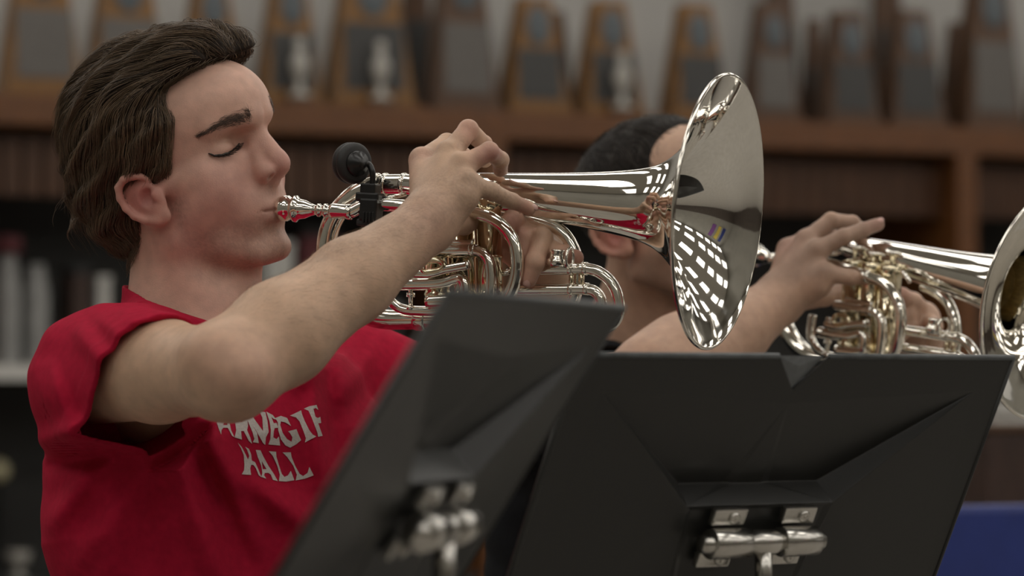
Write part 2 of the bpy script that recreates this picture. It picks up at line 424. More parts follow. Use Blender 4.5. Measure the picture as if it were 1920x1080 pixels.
e = empty('wooden_case', [p[0], p[1], 0])
box('body', [p[0], p[1], zt / 2], cx, (.34, .3, zt), M['brownv'], e, bevel=.01)
box('edge_band', [p[0], p[1], zt + .004], cx, (.35, .31, .014), M['walnut'], e, bevel=.004)
tag(e, 'dark brown wooden case standing behind the blue chair', 'case')
e = empty('paper_stack', [p[0], p[1], zt + .011])
for k in range(5):
    a = .03 * math.sin(k * 2.1); ca, sa = math.cos(a), math.sin(a)
    pax = np.array([cx[0] * ca + cx[1] * sa, -cx[0] * sa + cx[1] * ca, ZZ])
    box('sheet_bundle', [p[0], p[1], zt + .011 + .0075 * (k + .5)], pax, (.24, .2, .0073), M['white'], e, bevel=.001)
tag(e, 'stack of white paper on the dark wooden case', 'paper')

# ------------------------------------------------------------------ music stands
def music_stand(O, n_h, tilt, label, notch=True):
    """O top centre of the desk, n_h horizontal direction its back faces, tilt lean"""
    n_h = unit(n_h); u = unit(np.cross(ZZ, n_h)); v = -ZZ * math.cos(tilt) - n_h * math.sin(tilt); n = unit(np.cross(u, -v))
    n = n if n @ n_h > 0 else -n
    e = empty('music_stand', [(O + v * .21 - n * .0)[0], (O + v * .21)[1], 0])
    W, H = .254, .318
    def D(a, b, h=0.0): return np.asarray(O) + u * a + v * b + n * h
    # desk sheet with pressed recess and hinge channel, notch at the top centre
    A = dict(tl=(-W, 0, 0), nl=(-.032, 0, 0), nb=(-.004, .033, 0), nr=(.024, 0, 0), tr=(W, 0, 0), br=(W, H, 0), bl=(-W, H, 0),
             vl=(-.215, .036, 0), vr=(.215, .036, 0), rl=(-.082, .134, -.020), rr=(.082, .134, -.020),
             ll=(-.086, .1435, .004), lr=(.086, .1435, .004), el=(-.062, H, 0), er=(.062, H, 0),
             cl=(-.078, .147, .002), cr=(.078, .147, .002), dl=(-.055, H, .004), dr=(.055, H, .004),
             mt=(-.004, .045, 0), ml=(-.02, .134, -.0185), mr=(.014, .134, -.0185), mll=(-.03, .134, -.020), mrr=(.024, .134, -.020))
    if not notch: A['nl'] = (-.032, 0, 0); A['nb'] = (-.004, 0, 0); A['nr'] = (.024, 0, 0)
    key = list(A); idx = {k: i for i, k in enumerate(key)}
    faces = [('tl', 'nl', 'nb', 'vl'), ('nr', 'tr', 'vr', 'nb'), ('tl', 'vl', 'll', 'el', 'bl'), ('tr', 'br', 'er', 'lr', 'vr'),
             ('vl', 'nb', 'mt'), ('nb', 'vr', 'mt'), ('vl', 'mt', 'ml', 'mll', 'rl'), ('mt', 'vr', 'rr', 'mrr', 'mr'), ('mt', 'mr', 'ml'),
             ('vl', 'rl', 'll'), ('vr', 'lr', 'rr'), ('rl', 'mll', 'ml', 'mr', 'mrr', 'rr', 'lr', 'll'),
             ('ll', 'lr', 'cr', 'cl'), ('ll', 'cl', 'dl', 'el'), ('lr', 'er', 'dr', 'cr'), ('cl', 'cr', 'dr', 'dl')]
    bm = bmesh.new(); vs = [bm.verts.new(D(*A[k])) for k in key]
    for f in faces: bm.faces.new([vs[idx[k]] for k in f])
    bmesh.ops.triangulate(bm, faces=[f for f in bm.faces if len(f.verts) > 4])
    bmesh.ops.recalc_face_normals(bm, faces=bm.faces)
    V = np.array([q.co[:] for q in bm.verts]); bm.verts.index_update(); Fc = [[q.index for q in f.verts] for f in bm.faces]; bm.free()
    o = mesh_np('desk', V, Fc, M['stand'], e)
    md = o.modifiers.new('thick', 'SOLIDIFY'); md.thickness = 0.0022; md.offset = 0
    bv = o.modifiers.new('bev', 'BEVEL'); bv.width = .004; bv.segments = 3; bv.limit_method = 'ANGLE'; bv.angle_limit = .3
    # rolled rim along top and sides, lip shelf at the bottom
    for a_, b_ in (((-W, -.034), (.026, W)) if notch else ((-W, W),)): tube('top_rim', [D(a_, 0), D(b_, 0)], .0028, M['standedge'], e, 10, 1)
    for sg in (-1, 1): tube('side_rim', [D(sg * W, 0), D(sg * W, H)], .0026, M['stand'], e, 10, 1)
    lip = np.array([u, -n, v])
    box('music_ledge', D(0, H + .001, -.03), lip, (2 * W, .062, .003), M['stand'], e, bevel=.0008)
    box('ledge_lip', D(0, H - .008, -.061), lip, (2 * W, .003, .02), M['stand'], e, bevel=.0008)
    bm = bmesh.new()                             # bent tab in the notch
    q = [bm.verts.new(D(*a)) for a in ((-.032, .001, -.003), (-.004, .032, -.002), (.024, .001, -.003), (-.006, .010, -.001))]
    bm.faces.new((q[0], q[2], q[3])); bm.faces.new((q[0], q[3], q[1])); bm.faces.new((q[1], q[3], q[2]))
    if notch: obj_bm('bent_tab', bm, M['tab'], e)
    else: bm.free()
    # hinge hardware
    hy = .171; ho = .020
    for sx in (-.042, .040):
        bu = np.array([u, v, n])
        for dv, hh in ((-.0205, .026), (.0205, .026)):
            pl = box('clamp_plate', D(sx + .002 * (dv < 0), hy + dv, -.009 + ho), bu, (.038, hh * .62, .007), M['chrome'], e, bevel=.002)
            scw = lathe('screw', D(sx + .006, hy + dv, -.0058 + ho), n, [(0, .0001), (0, .0058), (.0022, .0056), (.0034, .0035), (.0028, .0018), (.0016, .0001)], M['chrome'], pl, 16)
        prof = [(0, .0001), (0, .0125), (.001, .0135), (.041, .0135), (.042, .0125), (.042, .0001)]
        lathe('clamp_sleeve', D(sx - .021, hy, .003 + ho), u, prof, M['chrome'], e, 24)
    lathe('hinge_bar', D(-.072, hy, .003 + ho), u, [(0, .0001), (0, .008), (.03, .0085), (.055, .0085), (.062, .0115), (.082, .0115), (.09, .0085), (.14, .0085), (.142, .0001)], M['chrome'], e, 24)
    hc = D(0, hy, .003 + ho)
    tube('pole', [hc, hc - ZZ * .03, [hc[0], hc[1], .03]], .0078, M['chrome'], e, 20, 1)
    tube('sleeve_tube', [[hc[0], hc[1], .55], [hc[0], hc[1], .03]], .0125, M['stand'], e, 20, 1)
    lathe('clutch', [hc[0], hc[1], .55], ZZ, [(-.03, .0126), (-.03, .016), (.03, .016), (.035, .0082)], M['stand'], e, 20)
    for k in range(3):
        a = k * 2.094 + .4; d = np.array([math.cos(a), math.sin(a), 0]); b0 = np.array([hc[0], hc[1], 0])
        tube('foot', [b0 + ZZ * .05, b0 + d * .08 + ZZ * .045, b0 + d * .25 + ZZ * .012], .010, M['stand'], e, 10, 6)
    tag(e, label, 'music stand')
    return e
nA = np.array([math.sin(math.radians(76)), -math.cos(math.radians(76)), 0])
uA = np.cross(ZZ, nA)
OA = P(840, 545, 2.18) + uA * .254
music_stand(OA, nA, math.radians(32), 'black music stand nearest the camera, seen almost edge-on and blurred', False)
nB = np.array([math.sin(math.radians(38)), -math.cos(math.radians(38)), 0])
music_stand(P(1514, 668, 3.07), nB, math.radians(27), 'black music stand at lower right with a notched top edge')

# ------------------------------------------------------------------ head pose of the front player
def rot_ypr(y, p, r):
    cy, sy = math.cos(y), math.sin(y); cp, sp = math.cos(p), math.sin(p); cr, sr = math.cos(r), math.sin(r)
    return np.array([[cy, -sy, 0], [sy, cy, 0], [0, 0, 1]]) @ np.array([[1, 0, 0], [0, cp, -sp], [0, sp, cp]]) @ np.array([[cr, 0, sr], [0, 1, 0], [-sr, 0, cr]])
R1 = rot_ypr(-math.radians(122), math.radians(10), math.radians(12)); T1 = np.array([-.317, 3.5, 1.251])
def H1(x, y, z): return R1 @ (np.array([x, y, z]) / 1000) + T1
def EL(px, py, x, R=R1, T=T1):                # pixel ray -> point of the head plane x = const (mm)
    o = R.T @ (CAM - T); d = R.T @ ray(px, py); k = (x / 1000 - o[0]) / d[0]; return (o + k * d) * 1000
MOUTH1 = H1(0, 96, -48)

# ------------------------------------------------------------------ mellophone (mouthpiece at MOUTH1)
AXA = unit([math.cos(math.radians(21.6)), -math.sin(math.radians(21.6)), -.068])
SID = unit([AXA[1], -AXA[0], 0])               # towards the camera side
MUP = unit(np.cross(SID, AXA)); MUP = MUP if MUP[2] > 0 else -MUP
def IP(px, py, off=0.0):
    r = ray(px, py); k = ((MOUTH1 + SID * off - CAM) @ SID) / (r @ SID); return CAM + r * k
m4 = Matrix.Identity(4)
for i in range(3):
    m4[i][0] = AXA[i]; m4[i][1] = -SID[i]; m4[i][2] = MUP[i]; m4[i][3] = MOUTH1[i]
mello = empty('mellophone', mtx=m4)
tag(mello, 'silver mellophone played by the young man in the red shirt', 'mellophone')
def pxr(px, at): return px * ((at - CAM) @ FW) / F
BO = -.022                                     # the bell tube lies on the far side of the valves
rimc = IP(1349, 397, BO); tail = IP(757, 345, BO)
BAX = unit(rimc - tail); Lb = np.linalg.norm(rimc - tail); s_ = pxr(1, rimc)
flare = [(0, 257), (1.5, 254), (5, 246), (12, 228), (22, 203), (34, 178), (48, 153), (64, 130), (82, 110), (102, 93), (124, 80), (150, 71), (190, 63), (250, 55), (330, 47), (430, 39), (540, 30), (610, 22), (655, 19.5)]
fd = np.array([a for a, b in flare]) * s_; fr = np.array([b for a, b in flare]) * s_
dd = np.concatenate([np.linspace(0, fd[10], 60), np.linspace(fd[10], Lb, 40)[1:]])
# smooth monotone interpolation in (distance -> radius) via fine cumulative averaging
def sm_interp(x, xs, ys):
    y = np.interp(x, xs, ys)
    return y
pp = smooth_path(np.stack([fd, fr], 1), 6)
pp = pp[pp[:, 0] <= Lb + 1e-6]
outer = [(-d, r) for d, r in pp[::-1]]
inner = [(-d + .0006, max(r - .0012, .004)) for d, r in pp if d <= fd[12]]
V, Fc = lathe_geo(rimc, BAX, outer + inner, 96)
bell = mesh_np('bell', V, Fc, M['bellsilver'], mello, True)
thr = [(-d + .0006, max(r - .0012, .004)) for d, r in pp if d >= fd[12] - 1e-6]
lathe('throat', rimc, BAX, thr + [(thr[-1][0], .0001)], M['throat'], bell, 64)
R0 = fr[0]
u_ = unit(np.cross(BAX, ZZ)); v_ = np.cross(BAX, u_); an = np.linspace(0, 2 * np.pi, 97)[:-1]
ringp = rimc + R0 * (np.cos(an)[:, None] * u_ + np.sin(an)[:, None] * v_)
def ring_geo(c, ax, R, r, seg=64, tseg=10):
    ax = unit(ax); a = ZZ if abs(ax[2]) < .9 else np.array([1., 0, 0]); u = unit(np.cross(ax, a)); v = np.cross(ax, u); V = []; Fc = []
    for i in range(seg):
        t = i / seg * 2 * np.pi; d = math.cos(t) * u + math.sin(t) * v
        for j in range(tseg):
            q = j / tseg * 2 * np.pi; V.append(np.asarray(c) + d * (R + r * math.cos(q)) + ax * r * math.sin(q))
    for i in range(seg):
        for j in range(tseg):
            i2 = (i + 1) % seg; j2 = (j + 1) % tseg
            Fc.append((i * tseg + j, i2 * tseg + j, i2 * tseg + j2, i * tseg + j2))
    return np.array(V), Fc
V, Fc = ring_geo(rimc - BAX * .001, BAX, R0, .0021, 96)
mesh_np('bell_rim', V, Fc, M['silver'], bell, True)
def ferrule(parent, c, ax, r, w=.006, name='ferrule'):
    return lathe(name, np.asarray(c) - unit(ax) * w / 2, ax, [(0, r * .98), (0, r * 1.10), (w * .15, r * 1.14), (w * .85, r * 1.14), (w, r * 1.10), (w, r * .98)], M['silver'], parent, 24)
# tail ferrules and bow
tr = pxr(19, tail)
bow_px = [(760, 345), (735, 345)] + [(730 - 119 * math.sin(a), 472 - 127 * math.cos(a)) for a in np.linspace(.12, math.pi - .05, 12)] + [(760, 599), (830, 598), (890, 596)]
bow = tube('main_bow', [IP(x, y, BO) for x, y in bow_px], tr, M['silver'], mello, 24, 6)
for x in (757, 722, 706): ferrule(bow, IP(x, 345.5, BO), BAX, tr, .004)
ferrule(bow, IP(790, 599, BO), BAX, tr, .012)
# mouthpiece and leadpipe (near side of the valves)
LO = .0
mp0 = MOUTH1 - AXA * .002
k_ = pxr(1, MOUTH1)
mprof = [(-.004, .0001), (-.002, 15), (0, 22), (.004, 24.5), (.010, 24), (.0135, 20), (.016, 22), (.0175, 25), (.0195, 25), (.0215, 20), (.025, 18.5), (.030, 17), (.036, 12), (.041, 9.5), (.0435, 9.5), (.0445, 12.5), (.0465, 12.5), (.048, 9.5), (.051, 9.5), (.052, 13), (.0545, 13), (.056, 10), (.060, 10), (.061, 10)]
lathe('mouthpiece', mp0, AXA, [(d * .93, r * k_ if r > .001 else r) for d, r in mprof], M['silver'], mello, 40)
lp = [mp0 + AXA * .056, mp0 + AXA * .075] + [IP(x, y, o_) for x, y, o_ in ((690, 384, 0), (760, 386, .004), (830, 391, .014), (872, 397, .017), (905, 403, .017), (930, 414, .017), (951, 433, .017), (965, 458, .017), (970, 490, .017), (967, 520, .016), (957, 548, .014), (938, 575, .01), (910, 592, .005), (880, 596, .0))]
lpr = [6.0e-3] * 5 + [6.2e-3] * 11
lead = tube('leadpipe', lp, .0062, M['silver'], mello, 24, 8)
lathe('receiver', mp0 + AXA * .055, AXA, [(0, .005), (0, .0072), (.003, .0076), (.016, .0070), (.018, .0076), (.022, .0076), (.023, .0062)], M['silver'], lead, 24)
ferrule(lead, IP(868, 396, .0168), IP(872, 397, .017) - IP(860, 395, .0165), .0062, .01)
tube('brace', [IP(712, 374, LO), IP(762, 364, BO / 2)], .0022, M['silver'], mello, 10, 1)
# valves
VAX = MUP
for k, vx in enumerate((818, 868, 918)):
    base = IP(vx + 3, 566, -.002); topc = IP(vx - 2, 372, -.002); ax = unit(topc - base); Lv = np.linalg.norm(topc - base)
    val = lathe('valve_casing', base, ax, [(0, .0001), (-.004, .004), (-.003, .010), (0, .0128), (.008, .0132), (.0095, .0122), (.012, .0118), (Lv * .42, .0118), (Lv * .42, .0126), (Lv * .45, .0126), (Lv * .45, .0118), (Lv - .012, .0118), (Lv - .0105, .0132), (Lv - .002, .0132), (Lv, .0122), (Lv + .002, .006), (Lv + .002, .0001)], M['goldtint'], mello, 32)
    dn = (0, .004, 0)[k]
    lathe('valve_stem', base + ax * Lv, ax, [(0, .0028), (.012 - dn, .0028), (.012 - dn, .006), (.0135 - dn, .0082), (.016 - dn, .0085), (.0165 - dn, .0065), (.0158 - dn, .0001)], M['silver'], val, 20)
# slides
def T(name, pts, r, m='silver', off=0.0, parent=mello, n=6, seg=16):
    return tube(name, [IP(q[0], q[1], q[2] if len(q) > 2 else off) for q in pts], r, M[m], parent, seg, n)
s1 = T('first_slide', [(790, 469), (840, 469), (884, 469), (904, 474), (916, 489), (920, 511), (920, 540), (918, 566)], .0054, off=.014)
ferrule(s1, IP(886, 469, .014), AXA, .0054, .005)
s2 = T('second_slide', [(748, 533), (790, 533), (830, 530), (862, 522), (872, 540), (862, 560), (800, 566)], .0058, off=.010)
s3 = T('second_slide', [(770, 513), (805, 513), (835, 505), (880, 497)], .0045, off=.016)
T('water_key_ring', [(800, 489), (792, 497), (794, 508), (804, 511), (826, 506), (832, 497), (822, 489), (802, 488)], .0030, 'goldtint', .018, s3)
T('slide_rail', [(815, 455), (850, 456), (888, 456)], .0035, off=.012)
T('inner_bow', [(722, 500), (720, 530), (724, 552), (738, 570), (757, 580), (790, 583), (850, 582)], .0048, off=.004)
p1 = T('brace_post', [(770, 500), (770, 580)], .0021, off=.006, n=1, seg=10)
for y in (503, 553, 577):
    lathe('flange', IP(770, y, .006), MUP, [(-.002, .0022), (-.002, .0042), (.002, .0042), (.002, .0022)], M['silver'], p1, 12)
# knuckle arch behind the left fingers and long slide crooks to the right
T('third_arch', [(985, 408), (1012, 414), (1040, 425), (1063, 445), (1078, 474), (1084, 505), (1082, 540), (1074, 566)], .0062, off=-.020)
g1 = T('third_slide', [(960, 504), (1010, 504), (1060, 504), (1098, 504), (1124, 511), (1146, 530), (1158, 556), (1160, 585), (1150, 606), (1128, 618), (1095, 622), (1000, 622)], .0056, off=-.008)
g2 = T('third_slide', [(955, 542), (1010, 542), (1060, 542), (1097, 542), (1117, 548), (1127, 564), (1122, 582), (1100, 590), (1000, 590)], .0054, off=-.008)
for x in (1071, 1098): ferrule(g1, IP(x, 504, -.008), AXA, .0056, .004)
for x in (1071, 1100): ferrule(g2, IP(x, 542, -.008), AXA, .0054, .004)
for x in (1071, 1090): T('slide_brace', [(x, 510), (x, 537)], .0024, 'goldtint', -.008, g1, 1, 10)
T('slide_brace', [(930, 515), (962, 508)], .003, 'silver', -.004, g1, 1, 10)
lathe('thumb_cup', IP(1043, 499, .002), MUP, [(0, .0001), (0, .0085), (.006, .0088), (.0075, .0070), (.0125, .0062), (.014, .0074), (.0155, .0070), (.0158, .0001)], M['silver'], g1, 24)
V, Fc = ring_geo(IP(1068, 484, .002), AXA, .0095, .0016, 32, 8); mesh_np('finger_ring', V, Fc, M['silver'], g1, True)
# pinky hook on the bell tube
T('pinky_hook', [(925, 392, -.004), (945, 380, .004), (965, 384, .010), (978, 398, .010)], .0024, 'silver', 0, mello)

# clip-on tuner
cl0 = IP(696, 384, LO)
clip = empty('clip_on_tuner', cl0)
tag(clip, 'black clip-on tuner with round pad on the horn leadpipe', 'tuner')
pc = IP(657, 306, .006); pax = unit(AXA * .86 + SID * .5)
hd = lathe('round_pad', pc - pax * .006, pax, [(0, .0001), (0, .0165), (.002, .0192), (.005, .0202), (.008, .0202), (.0085, .0196), (.0095, .0196), (.010, .0202), (.013, .0200), (.0155, .0185), (.0165, .0160), (.0165, .0001)], M['rubber'], clip, 40)
hb = lathe('pad_boss', pc + pax * .011, pax, [(0, .0125), (.003, .012), (.004, .008), (.008, .006), (.009, .0001)], M['plastic'], hd, 20)
tube('gooseneck', [pc + pax * .016, IP(691, 308, .006), IP(698, 322, .006), IP(699, 338, .004), IP(697, 352, .003)], .0030, M['plastic'], clip, 12, 8)
cax = np.array([AXA, SID, MUP])
box('clip_jaw', IP(695, 354, .002), cax, (.016, .016, .010), M['plastic'], clip, bevel=.0015)
box('clip_jaw', IP(694, 370, .002), cax, (.024, .018, .009), M['plastic'], clip, bevel=.002)
box('clip_body', IP(696, 394, .004), cax, (.018, .018, .022), M['plastic'], clip, bevel=.002)
for k in range(4): box('grip_tooth', IP(687 + 6 * k, 408, .006), cax, (.0022, .016, .010), M['plastic'], clip, bevel=.0005)
box('clip_foot', IP(693, 418, .004), cax, (.022, .016, .007), M['rubber'], clip, bevel=.002)

# second mellophone : same instrument, turned more to the camera
AX2 = unit(P(1966, 600, 3.69) - P(1376, 469, 4.03)); SD2 = unit([AX2[1], -AX2[0], 0]); UP2 = unit(np.cross(SD2, AX2)); UP2 = UP2 if UP2[2] > 0 else -UP2
MOUTH2 = P(1966, 600, 3.69) - AX2 * np.linalg.norm(rimc - MOUTH1)
mello2 = copy_tree(mello); m5 = Matrix.Identity(4)
for i in range(3):
    m5[i][0] = AX2[i]; m5[i][1] = -SD2[i]; m5[i][2] = UP2[i]; m5[i][3] = MOUTH2[i]
mello2.matrix_world = m5
tag(mello2, 'silver mellophone at the right edge played by the short-haired person', 'mellophone')

# ------------------------------------------------------------------ implicit-surface toolkit
def v3(a): return np.asarray(a, dtype=np.float32)
def ln(p): return np.sqrt(np.einsum('ij,ij->i', p, p))
def sph(p, c, r): return ln(p - v3(c)) - np.float32(r)
def ell(p, c, r, A=None):
    q = p - v3(c)
    if A is not None: q = q @ v3(A).T
    r = v3(r); k0 = ln(q / r); k1 = ln(q / (r * r)); return k0 * (k0 - 1) / np.maximum(k1, 1e-9)
def cap(p, a, b, ra, rb=None):
    rb = ra if rb is None else rb
    a = v3(a); b = v3(b); ba = b - a; q = p - a
    h = np.clip(q @ ba / max(float(ba @ ba), 1e-12), 0, 1)
    return ln(q - h[:, None] * ba) - (ra + (rb - ra) * h)
def smin(a, b, k):
    h = np.clip(.5 + .5 * (b - a) / k, 0, 1); return b * (1 - h) + a * h - k * h * (1 - h)
def smax(a, b, k): return -smin(-a, -b, k)
def chain(p, pts, rs, k):
    d = None
    for i in range(len(pts) - 1):
        c = cap(p, pts[i], pts[i + 1], rs[i], rs[i + 1]); d = c if d is None else smin(d, c, k)
    return d
def sstep(a, b, x):
    t = np.clip((x - a) / (b - a), 0, 1); return t * t * (3 - 2 * t)

def sdf_mesh(f, lo, hi, h, B=8, slack=1.35, project=2):
    """surface nets on a sparse set of blocks, then projected to the true surface"""
    lo = np.asarray(lo, float); hi = np.asarray(hi, float); H = h * B
    nb = np.ceil((hi - lo) / H).astype(int)
    g = np.stack(np.meshgrid(*[np.arange(n) for n in nb], indexing='ij'), -1).reshape(-1, 3)
    cen = lo + (g + .5) * H
    dv = np.concatenate([f(cen[i:i + 200000].astype(np.float32)) for i in range(0, len(cen), 200000)])
    act = g[np.abs(dv) < H * .866 * slack]
    o = np.stack(np.meshgrid(*[np.arange(B + 1)] * 3, indexing='ij'), -1).reshape(-1, 3)
    co = np.array([[i, j, k] for i in (0, 1) for j in (0, 1) for k in (0, 1)])
    keys = []; pos = []; fx = []
    NN = (nb * B + 4).astype(np.int64)
    def key(c): return (c[..., 0] * NN[1] + c[..., 1]) * NN[2] + c[..., 2]
    quads = []
    step = max(1, 300000 // len(o))
    for s in range(0, len(act), step):
        blk = act[s:s + step]; base = blk * B
        gi = base[:, None, :] + o[None]
        val = f((lo + gi.reshape(-1, 3) * h).astype(np.float32)).reshape(len(blk), B + 1, B + 1, B + 1)
        c8 = np.stack([val[:, i:B + i, j:B + j, k:B + k] for i, j, k in co], -1)
        m = (c8.min(-1) < 0) & (c8.max(-1) >= 0)
        bi, ci, cj, ck = np.nonzero(m)
        if not len(bi): continue
        c8 = c8[bi, ci, cj, ck]; cell = base[bi] + np.stack([ci, cj, ck], -1)
        acc = np.zeros((len(bi), 3)); cnt = np.zeros(len(bi))
        for a in range(8):
            for d_ in range(3):
                if co[a][d_] == 0:
                    b2 = co[a].copy(); b2[d_] = 1; b = b2[0] * 4 + b2[1] * 2 + b2[2]
                    va, vb = c8[:, a], c8[:, b]; x = (va < 0) != (vb < 0)
                    t = np.where(x, va / np.where(x, va - vb, 1), 0)
                    q = np.repeat(co[a][None].astype(float), len(bi), 0); q[:, d_] += t
                    acc += q * x[:, None]; cnt += x
        pos.append(lo + (cell + acc / cnt[:, None]) * h); keys.append(key(cell))
        for d_, (e1, e2) in enumerate(((1, 2), (2, 0), (0, 1))):
            b2 = [0, 0, 0]; b2[d_] = 1; b = b2[0] * 4 + b2[1] * 2 + b2[2]
            va, vb = c8[:, 0], c8[:, b]; x = (va < 0) != (vb < 0)
            cc = cell[x]; fl = (va[x] >= 0)
            ok = (cc[:, e1] > 0) & (cc[:, e2] > 0); cc = cc[ok]; fl = fl[ok]
            q1 = cc.copy(); q1[:, e1] -= 1; q2 = q1.copy(); q2[:, e2] -= 1; q3 = cc.copy(); q3[:, e2] -= 1
            Q = np.stack([key(cc), key(q1), key(q2), key(q3)], 1); Q[fl] = Q[fl][:, ::-1]
            quads.append(Q)
    K = np.concatenate(keys); X = np.concatenate(pos); K, ui = np.unique(K, return_index=True); X = X[ui]
    Q = np.concatenate(quads); ix = np.searchsorted(K, Q); ix = np.minimum(ix, len(K) - 1)
    Q = ix[(K[ix] == Q).all(1)]
    for _ in range(project):
        e = h * .35; x = X.astype(np.float32)
        tet = np.array([[1, -1, -1], [-1, -1, 1], [-1, 1, -1], [1, 1, 1]]) * e
        fs = [f((X + t).astype(np.float32)) for t in tet]
        G = sum(t[None] * fv[:, None] for t, fv in zip(tet, fs)) / (4 * e * e)
        d0 = sum(fs) / 4
        st = (d0 / np.maximum((G * G).sum(1), .05))[:, None] * G
        sl = np.linalg.norm(st, axis=1, keepdims=True); st *= np.minimum(1, h * .6 / np.maximum(sl, 1e-9))
        X = X - st
    used = np.zeros(len(X), bool); used[Q.ravel()] = True
    rm = np.cumsum(used) - 1
    return X[used], rm[Q]

# ------------------------------------------------------------------ the human head, in millimetres (x right, y forward, z up)
EARP = [EL(279, 337, 76), EL(264, 331, 80), EL(249, 331, 83), EL(232, 337, 85), EL(222, 352, 86), EL(225, 372, 86), EL(236, 391, 85), EL(252, 406, 83), EL(274, 414, 80), EL(296, 414, 78)]
EARG = [EL(268, 343, 83), EL(249, 343, 87), EL(236, 352, 89), EL(236, 370, 89), EL(247, 389, 88), EL(262, 400, 86)]
EC = EL(271, 374, 76); ELO = EL(303, 406, 76); ETR = EL(293, 366, 76); ECON = EL(274, 372, 84); ENOT = EL(297, 384, 82)
def ear(p):
    d = ell(p, EC, (6, 27, 19), rot_ear)
    d = smin(d, chain(p, EARP, [2.5, 3, 3.6, 3.8, 3.8, 3.6, 3.4, 3.4, 3.8, 5], 2), 3)
    d = smin(d, ell(p, ELO, (5, 11, 9)), 5)
    d = smax(d, -chain(p, EARG, [1.2, 2.0, 2.8, 3.0, 2.6, 1.4], 2), 2.0)
    d = smax(d, -ell(p, ECON, (9.5, 9.5, 10.5)), 2.5)
    d = smax(d, -cap(p, ECON + np.array([-1, 2, -2]), ENOT + np.array([1, 0, 0]), 4.0, 2.6), 2)
    d = smin(d, ell(p, ETR, (6, 4.5, 6.5)), 3)
    return d
_a = math.radians(-35)
rot_ear = np.array([[1, 0, 0], [0, math.cos(_a), -math.sin(_a)], [0, math.sin(_a), math.cos(_a)]]).T
def head(q, detail=True, lash=True):
    pm = q.copy(); pm[:, 0] = np.abs(q[:, 0])
    d = ell(q, (0, -8, 47), (74, 93, 79))
    d = smin(d, ell(q, (0, 34, 58), (62, 71, 57)), 12)
    d = smin(d, ell(q, (0, 34, 2), (59, 54, 64)), 14)
    d = smin(d, ell(q, (0, 36, -46), (52, 44, 46)), 14)
    d = smin(d, cap(pm, (52, 6, -50), (17, 68, -84), 15, 13), 14)
    d = smin(d, ell(q, (0, 72, -83), (20, 17, 15)), 10)
    d = smin(d, ell(pm, (40, 53, -14), (23, 25, 26)), 16)
    d = smin(d, ell(pm, (48, 26, -28), (18, 30, 30)), 16)
    d = smin(d, cap(pm, (48, 54, 3), (66, 14, 0), 10, 8), 14)
    d = smin(d, cap(pm, (9, 94, 46), (44, 68, 46), 10, 8), 10)
    d = smax(d, -ell(pm, (31, 90, 24), (20, 18, 12.5)), 9)
    # nose
    n = cap(q, (0, 89, 34), (0, 103.5, 2), 8.0, 10.5)
    n = smin(n, sph(q, (0, 107, -5), 11.0), 5)
    n = smin(n, ell(pm, (13.5, 97, -10), (8, 11, 9)), 5)
    n = smin(n, cap(q, (0, 106, -12), (0, 97, -18), 5.5, 6), 3)
    n = smin(n, cap(pm, (6, 88, 22), (11, 92, -4), 7, 8), 8)
    d = smin(d, n, 7)
    if lash: d = smax(d, -ell(pm, NOST, (3.4, 7.5, 3.4)), 1.0)
    # muzzle, lips
    d = smin(d, ell(q, (0, 68, -40), (36, 25, 29)), 18)
    d = smin(d, chain(pm, [(0, 89.5, -43.5), (12, 87.5, -43.5), (25, 78, -43.5)], [5.5, 5.2, 3], 3), 5)
    d = smin(d, chain(pm, [(0, 89, -54), (11, 86.5, -54), (22, 78.5, -46.5)], [6.5, 6, 3.2], 3), 5)
    d = smax(d, -chain(pm, [(0, 97, -48.7), (14, 92.3, -47.8), (27, 82.5, -45)], [1.3, 1.3, .9], 1.5), 1.6)
    d = smax(d, -cap(pm, (0, 97, -66), (13, 92, -66), 6, 5), 10)
    # eyes : closed lids over the balls
    lid = sph(pm, (31, 63, 20.5), 15.6)
    d = smin(d, lid, 3.0)
    d = smax(d, -chain(pm, [(18, 83, 29), (30, 83.5, 30.5), (44, 73, 27.5)], [.7, 1.0, .7], 1), 2.2)
    if lash: d = smax(d, -chain(pm, LASHL, [.5, .9, 1.1, 1.1, 1.0, .5], 1), 1.2)
    d = smin(d, chain(pm, [(20, 78.2, 14.5), (30, 77.0, 11.5), (42, 68.5, 13)], [2.2, 2.6, 2.0], 2), 3.5)
    if detail:
        m = (pm[:, 0] > 55) & (pm[:, 1] < 45) & (pm[:, 1] > -60) & (pm[:, 2] < 45) & (pm[:, 2] > -60)
        if m.any():
            d[m] = smin(d[m], ear(pm[m]), 4)
    return d
def trace(px, py):                             # where a pixel ray meets the bare face, in head millimetres
    o = (R1.T @ (CAM - T1)) * 1000; d = R1.T @ unit(ray(px, py)); k = 3300.0
    for _ in range(80):
        s = float(head((o + d * k)[None].astype(np.float32), False, False)[0]); k += s * .7
        if abs(s) < .02: break
    return o + d * k
NOST = trace(509, 329) + np.array([-2.2, 0, -1.6])
LASHL = [tuple(trace(*q)) for q in ((449, 268), (441, 278), (430, 286), (416, 291), (402, 292), (390, 288))]
BROWL = [tuple(trace(*q)) for q in ((470, 214), (454, 221), (432, 226), (406, 237), (374, 253))]
def to_local(p, R, T): return ((p.astype(np.float64) - T) @ R * 1000).astype(np.float32)

